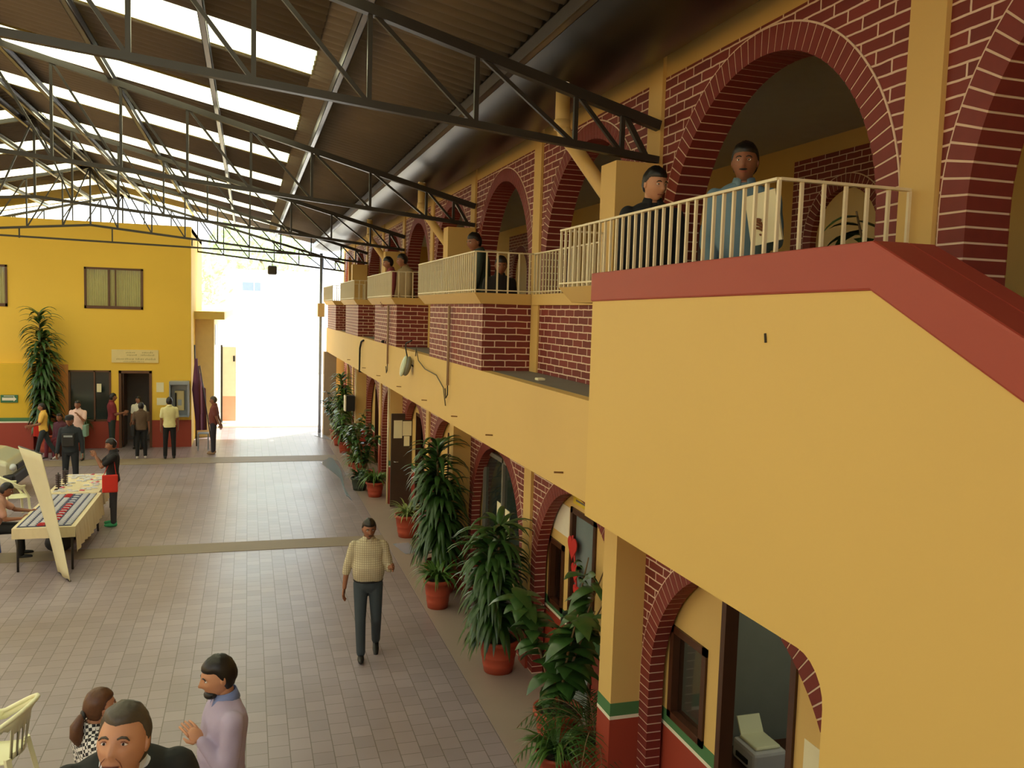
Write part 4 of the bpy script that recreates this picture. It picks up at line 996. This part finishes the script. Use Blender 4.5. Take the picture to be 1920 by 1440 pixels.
person('person in yellow top with a red bag stepping left near the big potted plant', (-5.10, 24.75, 0), PI/2+.2, 1.50, legs=[((.03, .3, -1), (0, .2, -1)), ((.03, -.35, -1), (0, -.6, -1))], arms=[((.1, .4, -1), (-.1, 1, -.2)), ((.1, .2, -1), (-.1, .8, -.3))], skin=1, shirt=cloth('mustard cloth', (226, 180, 80)), sleeve='short', pants=cloth('dark leggings', (48, 54, 58)), vox=.016, shoes=mat('pale shoe', (0, 0, 0)), extras=tote(REDBAG, 1, fw=.12))
person('person in black top and jeans with a red bag and hands raised, beside the stall', (-2.401, 17.28, 0), PI/2+.15, 1.62, head=(0, -.2), arms=[((.1, .7, -.6), (-.5, .5, 1)), ((.1, .7, -.6), (-.5, .6, 1))], skin=1, shirt=cloth('black top cloth', (30, 28, 30)), sleeve='short', pants=cloth('charcoal jeans', (62, 62, 70)), shoes=mat('mint green shoe', (60, 170, 120), .6), vox=.012, hi=True, extras=tote(REDBAG, 0, fw=.06))
# seated figures
o = boxo('stool', (2.75, 3.05, 9.82, 10.10, 3.551, 4.07), WOOD, None, .01); setp(o, 'wooden stool behind the second balcony railing', 'stool')
SIT = [((.12, 1, -.05), (0, .08, -1)), ((.12, 1, -.05), (0, .08, -1))]
person('person in pink polo seated at the stall table, arm stretched over the display', (-3.98, 15.40, 0), -PI/2+.15, 1.66, fat=1.12, lean=.34, hip=.50, legs=SIT, head=(0, -.35), arms=[((.1, .8, -.7), (-.1, 1, -.15)), ((.1, .4, -1), (-.1, 1, 0))], skin=1, shirt=cloth('dusty pink cloth', (206, 158, 140)), sleeve='short', pants=cloth('black trousers', (0, 0, 0)), vox=.012, hi=True)
person('person in maroon trousers seated by the planter in front of the yellow building', (-4.80, 25.40, 0), PI-.5, 1.55, lean=.05, hip=.48, legs=SIT, skin=1, shirt=cloth('dark plum cloth', (84, 40, 52)), pants=cloth('maroon trousers', (112, 40, 52)), vox=.017)

# ------------------------------------------------------------------ flight of steps the foreground people stand on
b = MB()
for k in range(1, 17): b.box(-2.4, 1.2, (-1.1 if k < 16 else -3), 6.25-.46*(k-1), .17*(k-1)+.002, .17*k)
o = b.build('floor_steps', CONC); struct(o)

# ------------------------------------------------------------------ stall tables
BLUEC = mat('navy display cloth', (62, 66, 96), .8); CLOTH = mat('cream table cloth', (222, 206, 168), .85, var=.06, scale=5)
TABR = .05
def stall(x0, x1, y0, y1, label, n):
    e = empty('stall_table', (0, 0, 0), label, 'table', 'stall tables')
    b = MB(); b.box(x0, x1, y0, y1, .66, .69); b.build('tabletop', CONC, e)
    for (x, y) in ((x0+.05, y0+.06), (x1-.05, y0+.06), (x0+.05, y1-.06), (x1-.05, y1-.06)):
        b = MB(); b.tube([(x, y, .002), (x, y, .66)], .018); b.build('leg', STEEL, e, True)
    return e
stall(-3.42, -2.56, 14.45, 16.95, 'long stall table nearest the camera under navy cloth', 0)
stall(-3.46, -2.62, 17.05, 18.85, 'far stall table behind the navy one, covered in small white goods', 1)
def drape(y0, y1, x0, x1, label, hang, seed, front=.16):
    b = MB(); rnd = random.Random(seed); zt = .695
    ys = [y0+(y1-y0)*k/30 for k in range(31)]
    def low(y): 
        t = (y-y0)/(y1-y0); return zt-(hang[0]*(1-t)+hang[1]*t)+.03*math.sin(9*t)
    b.face([(x0, y0, zt), (x1, y0, zt), (x1, y1, zt), (x0, y1, zt)])
    for a, c in zip(ys, ys[1:]):
        f = lambda y: x1+.012+.018*math.sin(y*22)
        b.face([(x1, a, zt), (x1, c, zt), (f(c)+.02, c, low(c)), (f(a)+.02, a, low(a))])
        g = lambda y: x0-.012-.012*math.sin(y*19)
        b.face([(x0, c, zt), (x0, a, zt), (g(a), a, zt-.14), (g(c), c, zt-.14)])
    xs = [x0+(x1-x0)*k/16 for k in range(17)]
    for a, c in zip(xs, xs[1:]):
        b.face([(a, y0, zt), (c, y0, zt), (c, y0-.015-.008*math.sin(c*25), zt-front), (a, y0-.015-.008*math.sin(a*25), zt-front)])
    o = b.build('tablecloth', CLOTH, smooth=False); m_ = o.modifiers.new('s', 'SOLIDIFY'); m_.thickness = .004; m_.offset = 1
    return setp(o, label, 'tablecloth', 'cream tablecloths on the stall')
drape(14.44, 16.97, -3.43, -2.55, 'cream tablecloth hanging off the near stall table, its edge dropping towards the far end', (.40, .42), 1)
drape(17.03, 18.87, -3.47, -2.61, 'cream tablecloth on the far stall table', (.38, .22), 2, .05)
o = boxo('display_cloth', (-3.38, -2.62, 14.50, 16.90, .7005, .704), BLUEC); setp(o, 'navy cloth spread on the near stall table under rows of small packets', 'cloth')
pk = None; rnd = random.Random(4)
WH = mat('white packet card', (222, 222, 226), .5); RDP = mat('red bracelet packet', (190, 40, 50), .5); PKM = mat('pink packet', (214, 90, 120), .5)
def packet(x, y, z, m, label, group, sc_=(1, 1, 1), rz=0):
    key = 'pk_'+m.name
    me = bpy.data.meshes.get(key)
    if me is None:
        bb = MB(); bb.box(-.045, .045, -.014, .014, 0, .010); bb.box(-.03, .03, -.006, .006, .010, .016); me = bb.mesh(key, [m])
    o = bpy.data.objects.new('jewellery_packet', me); C.objects.link(o); o.location = (x, y, z); o.rotation_euler.z = rz; o.scale = sc_
    setp(o, label, 'packet', group)
for r in range(26):
    y = 14.56+r*.0895
    for c_ in range(6):
        x = -3.30+c_*.122+(.02 if c_ > 2 else 0)
        red = (4 <= r <= 17 and c_ == 3 and r % 2 == 0) or (r < 2 and c_ in (2, 3)) or (r > 22 and c_ == 2)
        if red: packet(x, y, .7045, RDP, 'red packet lying among the white rows on the navy cloth', 'red packets on the navy cloth', (1.2, 1.8, 1.5))
        elif c_ != 3 or r % 2: packet(x, y, .7045, WH, 'small white packet in a row on the navy cloth', 'white packets on the navy cloth', (1, 1, 1), rnd.uniform(-.06, .06))
for i in range(70):
    x = -3.36+rnd.random()*.66; y = 17.12+rnd.random()*1.66
    if i % 9 == 0: packet(x, y, .7005, PKM, 'pink packet scattered on the far stall table', 'pink packets on the far table', (1, 1.6, 1), rnd.uniform(0, 3))
    else: packet(x, y, .7005, WH, 'white packet scattered on the far stall table', 'white packets on the far table', (1, 1.7, 1.2), rnd.uniform(-.5, .5))
# bracelet stands
for i, (x, y) in enumerate([(-3.34, 17.35), (-3.30, 17.75)]):
    e = empty('bracelet_stand', (0, 0, 0), ['nearer dark bracelet stand at the back of the far stall table', 'farther dark bracelet stand at the back of the far stall table'][i], 'stand', 'bracelet stands')
    b = MB(); b.tube([(x, y, .703), (x, y, 1.02)], .012); b.build('post', STEEL, e, True); b = MB(); b.box(x-.06, x+.06, y-.06, y+.06, .701, .712); b.build('base', WOOD, e)
    b = MB()
    for k in range(7): b.tube([(x+.045*math.cos(t), y+.045*math.sin(t), .76+k*.035) for t in [2*PI*q/10 for q in range(11)]], .009, 6)
    b.build('stacked_bracelets', mat('dark beads', (60, 34, 40), .4), e, True)
# stuff under table
for i, (x, y, sx) in enumerate([(-3.0, 15.6, .22), (-2.95, 16.3, .2), (-3.05, 17.8, .22)]):
    b = MB(); b.ellipsoid((x, y, .17), (sx, .26, .165), None, 16, 10); o = b.build('black_bag', mat('dark bag', (34, 34, 38), .7), smooth=True); setp(o, ['black bag under the near end of the navy-cloth table', 'black bag under the far end of the navy-cloth table', 'black bag under the far stall table'][i], 'bag')
# leaning banner
e = empty('standing_banner', (0, 0, 0), 'tall cream cloth banner leaning at the near corner of the stall', 'banner')
P0, P1, Q0, Q1 = V(-2.78, 14.34, .02), V(-2.52, 13.80, .02), V(-3.30, 14.36, 1.98), V(-2.90, 13.95, 1.92)
b = MB(); n = 14
def bp(u, v):
    p = (P0.lerp(P1, u)).lerp(Q0.lerp(Q1, u), v); return p+V(.02, .03, 0)*math.sin(v*PI)+V(.012, 0, 0)*math.sin(u*9+v*3)
for i in range(n):
    for j in range(n):
        b.face([bp(i/n, j/n), bp((i+1)/n, j/n), bp((i+1)/n, (j+1)/n), bp(i/n, (j+1)/n)])
o = b.build('banner_cloth', mat('cream banner cloth', (222, 216, 178), .8, var=.04), e, True); m_ = o.modifiers.new('s', 'SOLIDIFY'); m_.thickness = .006
b = MB(); b.tube([Q0+V(0, .02, .0), Q1+V(0, .02, .0)], .012, 8); b.tube([P0+V(0, .02, .0), P1+V(0, .02, 0)], .014, 8); b.tube([(P0+P1)/2+V(.03, .14, 0), (Q0+Q1)/2+V(.03, .10, 0)], .008, 6); b.build('support_rods', STEEL, e, True)

# ------------------------------------------------------------------ plastic chairs
def chair(x, y, rz, label, m=PLAST, s=1.0):
    e = empty('plastic_chair', (x, y, 0), label, 'chair', None, rz); e.scale = (s, s, s)
    # faces local +Y ; back at -Y
    b = MB(); rows = []
    for i in range(9):
        v = i/8; r = []
        for j in range(9):
            u = j/8*2-1; r.append((u*(.23-.02*(1-v)), -.20+.42*v, .42-.015*math.sin(v*PI)-.012*(1-u*u)-(.02*v*v)))
        rows.append(r)
    for i in range(8):
        for j in range(8): b.face([rows[i][j], rows[i][j+1], rows[i+1][j+1], rows[i+1][j]])
    o = b.build('seat', m, e, True); mm = o.modifiers.new('s', 'SOLIDIFY'); mm.thickness = .008
    # one sweeping shell: back and arms
    b = MB(); N = 36; top = []; bot = []
    for k in range(N+1):
        t = -1+2*k/N; a = t*2.05
        x_, y_ = .285*math.sin(a), -.02-.25*math.cos(a)
        zt = .64+.22*max(0, math.cos(a*.9))**1.2
        top.append(V(x_*1.04, y_*1.10-.04*max(0, math.cos(a)), zt)); 
        zb = zt-.075 if abs(t) > .42 else zt-.11
        bot.append(V(x_, y_, zb))
    for k in range(N): b.face([top[k], top[k+1], bot[k+1], bot[k]])
    # slatted back panel with slots
    for k in range(12, 24):
        a0, a1 = top[k].lerp(bot[k], 1), top[k+1].lerp(bot[k+1], 1)
        c0, c1 = V(bot[k].x*.86, bot[k].y+.03, .42), V(bot[k+1].x*.86, bot[k+1].y+.03, .42)
        if k % 2 == 0: b.face([a0, a1, c1, c0])
        else: b.face([a0, a1, a1.lerp(c1, .25), a0.lerp(c0, .25)]); b.face([a0.lerp(c0, .85), a1.lerp(c1, .85), c1, c0])
    o = b.build('backrest', m, e, True); mm = o.modifiers.new('s', 'SOLIDIFY'); mm.thickness = .012
    b = MB(); b.tube([p+V(0, 0, 0) for p in top], .019, 8); b.build('rim', m, e, True)
    for sx in (-1, 1):
        b = MB(); b.bar((sx*.25, .20, .01), (sx*.215, .17, .43), .045, .035); b.build('leg', m, e)
        b = MB(); b.bar((sx*.25, -.27, .01), (sx*.20, -.19, .45), .045, .035); b.build('leg', m, e)
        b = MB(); k = 2 if sx < 0 else N-2; b.bar((sx*.22, .17, .42), tuple(top[k]), .04, .03); b.build('arm_support', m, e)
    return e
chair(-2.02, 7.80, PI/2-.15, 'white plastic armchair at the lower left corner of the courtyard')
chair(-3.42, 11.75, PI/2, 'white plastic armchair at the left picture edge, only its back rim showing')
chair(-4.28, 18.3, -PI/2+.5, 'white plastic armchair standing empty behind the seated stall keeper')
chair(-4.06, 15.40, -PI/2+.15, 'blue plastic chair the stall keeper sits on', mat('blue plastic', (50, 80, 150), .4))
o = boxo('bench', (-5.02, -4.62, 25.28, 25.6, 0, .38), WOOD, None, .01); setp(o, 'low wooden bench by the planter under the seated person', 'bench')

# ------------------------------------------------------------------ car at left edge
e = empty('car', (0, 0, 0), 'pale silver car with a dark front bumper at the left edge of the courtyard', 'car')
cx0, cy0, cy1 = -4.72, 19.9, 21.6
SIL = mat('pale silver car paint', (206, 204, 176), .25, metal=.3, var=.02)
secs = [(0, .34, .62, .10), (-.10, .30, .78, .05), (-.45, .28, .90, .02), (-1.15, .28, 1.0, 0), (-1.85, .28, 1.42, .0), (-3.2, .28, 1.45, 0), (-3.9, .28, 1.05, .02), (-4.1, .34, .8, .08)]
rings = []
for dx, zb, zt, ins in secs:
    w0, w1 = cy0+ins, cy1-ins; k = .22 if zt > 1.2 else .07
    rings.append([(cx0+dx, w0, zb), (cx0+dx, w0, min(zt, .9)-.05), (cx0+dx, w0+k, zt), (cx0+dx, w1-k, zt), (cx0+dx, w1, min(zt, .9)-.05), (cx0+dx, w1, zb)])
b = MB(); b.loft(rings); o = b.build('body', SIL, e); mm = o.modifiers.new('b', 'BEVEL'); mm.width = .05; mm.segments = 3
for f in o.data.polygons: f.use_smooth = False
b = MB(); b.box(cx0-.18, cx0+.06, cy0+.02, cy1-.02, .26, .52); b.build('bumper', BLACK, e, bevel=.05)
b = MB(); b.box(cx0-.04, cx0+.015, cy0+.5, cy1-.5, .54, .66); b.build('grille', BLACK, e, bevel=.01)
for y in (cy0+.25, cy1-.25):
    b = MB(); b.ellipsoid((cx0-.03, y, .64), (.07, .17, .075), None, 16, 10); b.build('headlight', mat('headlight glass', (214, 220, 224), .1), e, True)
b = MB(); b.hexa([(cx0-1.20, cy0+.10, 1.0), (cx0-1.20, cy1-.10, 1.0), (cx0-1.86, cy1-.2, 1.40), (cx0-1.86, cy0+.2, 1.40), (cx0-1.17, cy0+.10, 1.03), (cx0-1.17, cy1-.10, 1.03), (cx0-1.83, cy1-.2, 1.43), (cx0-1.83, cy0+.2, 1.43)]); b.build('windshield', GLASSD, e)
for x in (cx0-.75, cx0-3.3):
    for y in (cy0+.08, cy1-.08):
        b = MB(); b.tube([(x, y-.09, .30), (x, y+.09, .30)], .295, 24); b.build('wheel', BLACK, e, True)

# ------------------------------------------------------------------ plants
def pot(parent, x, y, r, h, m=TERRA, z0=0):
    b = MB(); b.lathe((x, y, z0), [(.001, .003), (r*.72, .003), (r*.78, h*.2), (r*.80, h*.22), (r*.80, h*.26), (r*.84, h*.45), (r*.87, h*.47), (r*.87, h*.5), (r*.95, h*.86), (r*1.06, h*.87), (r*1.06, h), (r*.95, h), (r*.93, h*.9), (.001, h*.9)], 28)
    b.build('pot', m, parent, True)
    b = MB(); b.lathe((x, y, z0), [(.001, h*.905), (r*.92, h*.905)], 20); b.build('soil', SOIL, parent)
def leaf(b, p, d, L, wd, droop, rnd, fold=.25, nseg=6, mi=0):
    d = Vector(d).normalized(); up = V(0, 0, 1); sd = d.cross(up)
    sd = sd.normalized() if sd.length > 1e-3 else V(1, 0, 0)
    P = Vector(p); base = len(b.v); dirv = d.copy(); st = L/nseg
    for i in range(nseg+1):
        t = i/nseg; wv = wd*math.sin(PI*(.08+.92*t)**.75)*.5 if t < 1 else .001
        wv = max(wv, .001); nrm = sd.cross(dirv).normalized()
        b.v += [tuple(P-sd*wv-nrm*wv*fold), tuple(P+nrm*wv*fold*.3), tuple(P+sd*wv-nrm*wv*fold)]
        P = P+dirv*st; dirv = (dirv+V(0, 0, -1)*droop*st*(1+t)).normalized()
    for i in range(nseg):
        for j in (0, 1):
            a = base+i*3+j; b.f.append((a, a+1, a+4, a+3)); b.m.append(mi)
def plant(kind, x, y, r, h, label, size=1.0, seed=1, m=LEAF, potm=TERRA, group=None, lim=None, ylim=None, LL=1.0, dens=1.0):
    rnd = random.Random(seed); e = empty('potted_plant', (0, 0, 0), label, 'plant', group); pot(e, x, y, r, h, potm)
    xr = lim if lim is not None else 99
    b = MB(); sb = MB()
    if kind == 'cane':           # tall canes wrapped in long drooping leaves
        for c_ in range(3):
            cx, cy = x+rnd.uniform(-.10, .06), y+rnd.uniform(-.12, .12); H_ = size*(1.0-.18*c_)
            tip = V(cx+rnd.uniform(-.15, .02), cy+rnd.uniform(-.12, .12), h+H_); sb.tube([(cx, cy, h*.85), tip*.5+V(cx, cy, h)*.5, tip], [.028, .022, .014], 8)
            nl = int(95*(.7+.3*size)*dens)
            for i in range(nl):
                t = (i/nl)**.8; p = V(cx, cy, h).lerp(tip, .12+.88*t); a = rnd.uniform(0, 2*PI); up_ = .9*t-.05+rnd.uniform(-.15, .25)
                leaf(b, p, (math.cos(a), math.sin(a), up_), rnd.uniform(.36, .52)*LL, .074*LL**.5, (4.6 if t < .85 else 3.0)/LL, rnd)
    elif kind == 'bush':         # broad glossy leaves
        for c_ in range(7):
            a = rnd.uniform(0, 2*PI); tip = V(x+math.cos(a)*.38*size-.08, y+math.sin(a)*.42*size, h+size*rnd.uniform(.7, 1.25)); sb.tube([(x, y, h*.85), V(x, y, h).lerp(tip, .5)+V(0, 0, .1), tip], [.016, .012, .006], 6)
            for i in range(24):
                t = .15+.85*i/24; p = V(x, y, h).lerp(tip, t)+V(0, 0, .1*math.sin(t*PI)); q = rnd.uniform(0, 2*PI)
                leaf(b, p, (math.cos(q), math.sin(q), rnd.uniform(-.2, .5)), rnd.uniform(.17, .25)*LL, .115*LL, 5.5/LL, rnd, .15, 5)
    elif kind == 'spider':       # low fountain of narrow leaves
        for i in range(int(70*size)):
            a = rnd.uniform(0, 2*PI); leaf(b, (x+math.cos(a)*.03, y+math.sin(a)*.03, h*.92), (math.cos(a), math.sin(a), rnd.uniform(.7, 2.6)), rnd.uniform(.28, .5)*size**.5, .036, rnd.uniform(2.5, 5), rnd)
    elif kind == 'palm':         # feathery fronds
        for i in range(22):
            a = rnd.uniform(0, 2*PI); d = V(math.cos(a), math.sin(a), rnd.uniform(.8, 2.2)).normalized(); P = V(x, y, h*.9); L = size*rnd.uniform(.55, .85); pts = [P.copy()]
            for k in range(14):
                P = P+d*L/14; d = (d+V(0, 0, -1)*.10*(1+k/8)).normalized(); pts.append(P.copy())
                if k > 1:
                    sd = d.cross(V(0, 0, 1)).normalized()
                    for sg in (-1, 1): leaf(b, P, sd*sg+d*.8+V(0, 0, .1), .22*size*math.sin(PI*min(1, (k+2)/15)), .014, 2.5, rnd, .1, 3)
            sb.tube(pts, .004, 4)
    if lim is not None:          # leaves pressed back by the wall behind
        b.v = [(min(v[0], lim), v[1], v[2]) for v in b.v]
    if ylim is not None: b.v = [(v[0], min(v[1], ylim if v[0] > -5.64 else ylim-.36), v[2]) for v in b.v]
    o = b.build('leaves', m, e, True)
    if sb.v: sb.build('stem', STEM, e, True)
    return e
G = 'potted plants along the arcade'
plant('spider', 2.86, 15.49, .235, .42, 'small plant with pale striped leaves in a red clay pot beside the dark open door', 1.0, 3, LEAF3, group=G, lim=3.17)
plant('cane', 2.80, 12.3, .25, .46, 'tallest dark drooping cane plant along the arcade, in a red pot', 1.8, 4, LEAF, group=G, lim=3.17, LL=1.3, dens=1.05)
plant('spider', 2.60, 11.62, .20, .42, 'bright green strappy plant in the pot in front of the tallest cane plant', 1.3, 5, LEAF2, group=G)
plant('cane', 2.84, 9.35, .235, .40, 'drooping cane plant in the banded red pot, between the tallest plant and the broad-leaved bush', 1.35, 6, LEAF, group=G, lim=3.17, LL=1.25, dens=1.0)
plant('bush', 2.88, 7.45, .23, .42, 'broad-leaved glossy bush nearest the camera, in front of the first yellow column', 1.30, 7, LEAF, group=G, lim=3.17, LL=1.5)
plant('palm', 3.02, 6.86, .17, .40, 'feathery palm at the bottom, beside the first yellow column', 1.15, 8, LEAF, group=G, lim=3.17)
plant('spider', 2.66, 6.88, .18, .30, 'strappy plant in a small red pot at the bottom, left of the feathery palm', 1.2, 9, LEAF2, group=G)
random.seed(11)
far = [('spider', 2.75, 19.0, 'spiky plant in a red pot just beyond the dark open door', 1.6, LEAF2), ('bush', 2.70, 20.4, 'leafy bush in a pot, second beyond the dark open door', .95, LEAF),
       ('spider', 2.72, 21.6, 'arching strappy plant, third beyond the dark open door', 2.0, LEAF2), ('bush', 2.72, 22.8, 'leafy bush, fourth beyond the dark open door', 1.0, LEAF2),
       ('cane', 2.72, 25.0, 'tall leafy cane plant in front of the far pillars of the arcade', 1.9, LEAF2), ('bush', 2.70, 26.4, 'dense bush near the far open end of the arcade', 1.1, LEAF), ('bush', 2.72, 27.6, 'last potted bush at the far open end of the arcade', .8, LEAF2)]
for i, (k, x, y, lab, sz, m_) in enumerate(far): plant(k, x, y, .2, .34, lab, sz, 20+i, m_, group=G, lim=3.17)
plant('spider', 2.50, 19.75, .2, .30, 'low dark plant standing forward on the tiles by the wet patch', 1.0, 41, LEAF, potm=mat('dark pot', (52, 60, 48), .6), group=G)
# plants by the back building
e = plant('cane', -5.25, 26.1, .28, .5, 'very tall drooping dracaena against the yellow building', 3.35, 31, LEAF, group=None, ylim=26.57, LL=1.45, dens=.8)
plant('spider', -4.60, 26.25, .22, .7, 'dark bushy plant under the window of the yellow building', 2.2, 32, LEAF, ylim=26.57)
# plants on the upper corridor
plant('bush', 3.75, 4.35, .15, .3, 'slim leafy plant inside the big arch behind the railing', .95, 33, LEAF)
bpy.data.objects[[o.name for o in bpy.data.objects if o.get('label') == 'slim leafy plant inside the big arch behind the railing'][0]].location = (0, 0, 3.55)
# wet patches
WET = mat('standing water', (150, 160, 176), .06, var=.05)
def puddle(pts, label):
    rnd = random.Random(len(label)); b = MB(); cx = sum(p[0] for p in pts)/len(pts); cy = sum(p[1] for p in pts)/len(pts)
    rings = []
    n = 40; out = []
    for k in range(n):
        f = k/n*len(pts); i = int(f); t = f-i; p, q = pts[i], pts[(i+1) % len(pts)]; j = 1+rnd.uniform(-.07, .07)
        out.append((cx+(p[0]*(1-t)+q[0]*t-cx)*j, cy+(p[1]*(1-t)+q[1]*t-cy)*j))
    b.face([(x, y, .0115) for x, y in out]); b.face([(x, y, .0075) for x, y in reversed(out)])
    for k in range(n): (x0, y0), (x1, y1) = out[k], out[(k+1) % n]; b.face([(x0, y0, .0075), (x1, y1, .0075), (x1, y1, .0115), (x0, y0, .0115)])
    o = b.build('puddle', WET); setp(o, label, 'puddle')
puddle([(1.9, 23.5), (2.2, 21.2), (2.12, 19.3), (2.2, 18.7), (2.18, 20.0), (2.32, 22.0), (2.3, 24.3)], 'long wet patch along the tile edge by the far potted plants')
puddle([(2.1, 28.5), (2.6, 27.2), (2.4, 29.2)], 'wet patch on the floor at the far open end')
puddle([(2.5, 15.0), (2.62, 14.3), (2.85, 14.4), (2.8, 15.0)], 'small bluish wet patch beneath the pot by the dark open door')
# hanging fixture at the far end
e = empty('hanging_light', (0, 0, 0), 'dark light fixture hanging from the far roof truss', 'lamp')
b = MB(); b.tube([(.77, 29.8, 5.55), (.77, 29.8, 5.66)], .012); b.build('hanger', STEEL, e); b = MB(); b.box(.62, .92, 29.65, 29.95, 5.25, 5.55); b.build('lamp_body', STEEL, e, bevel=.05)
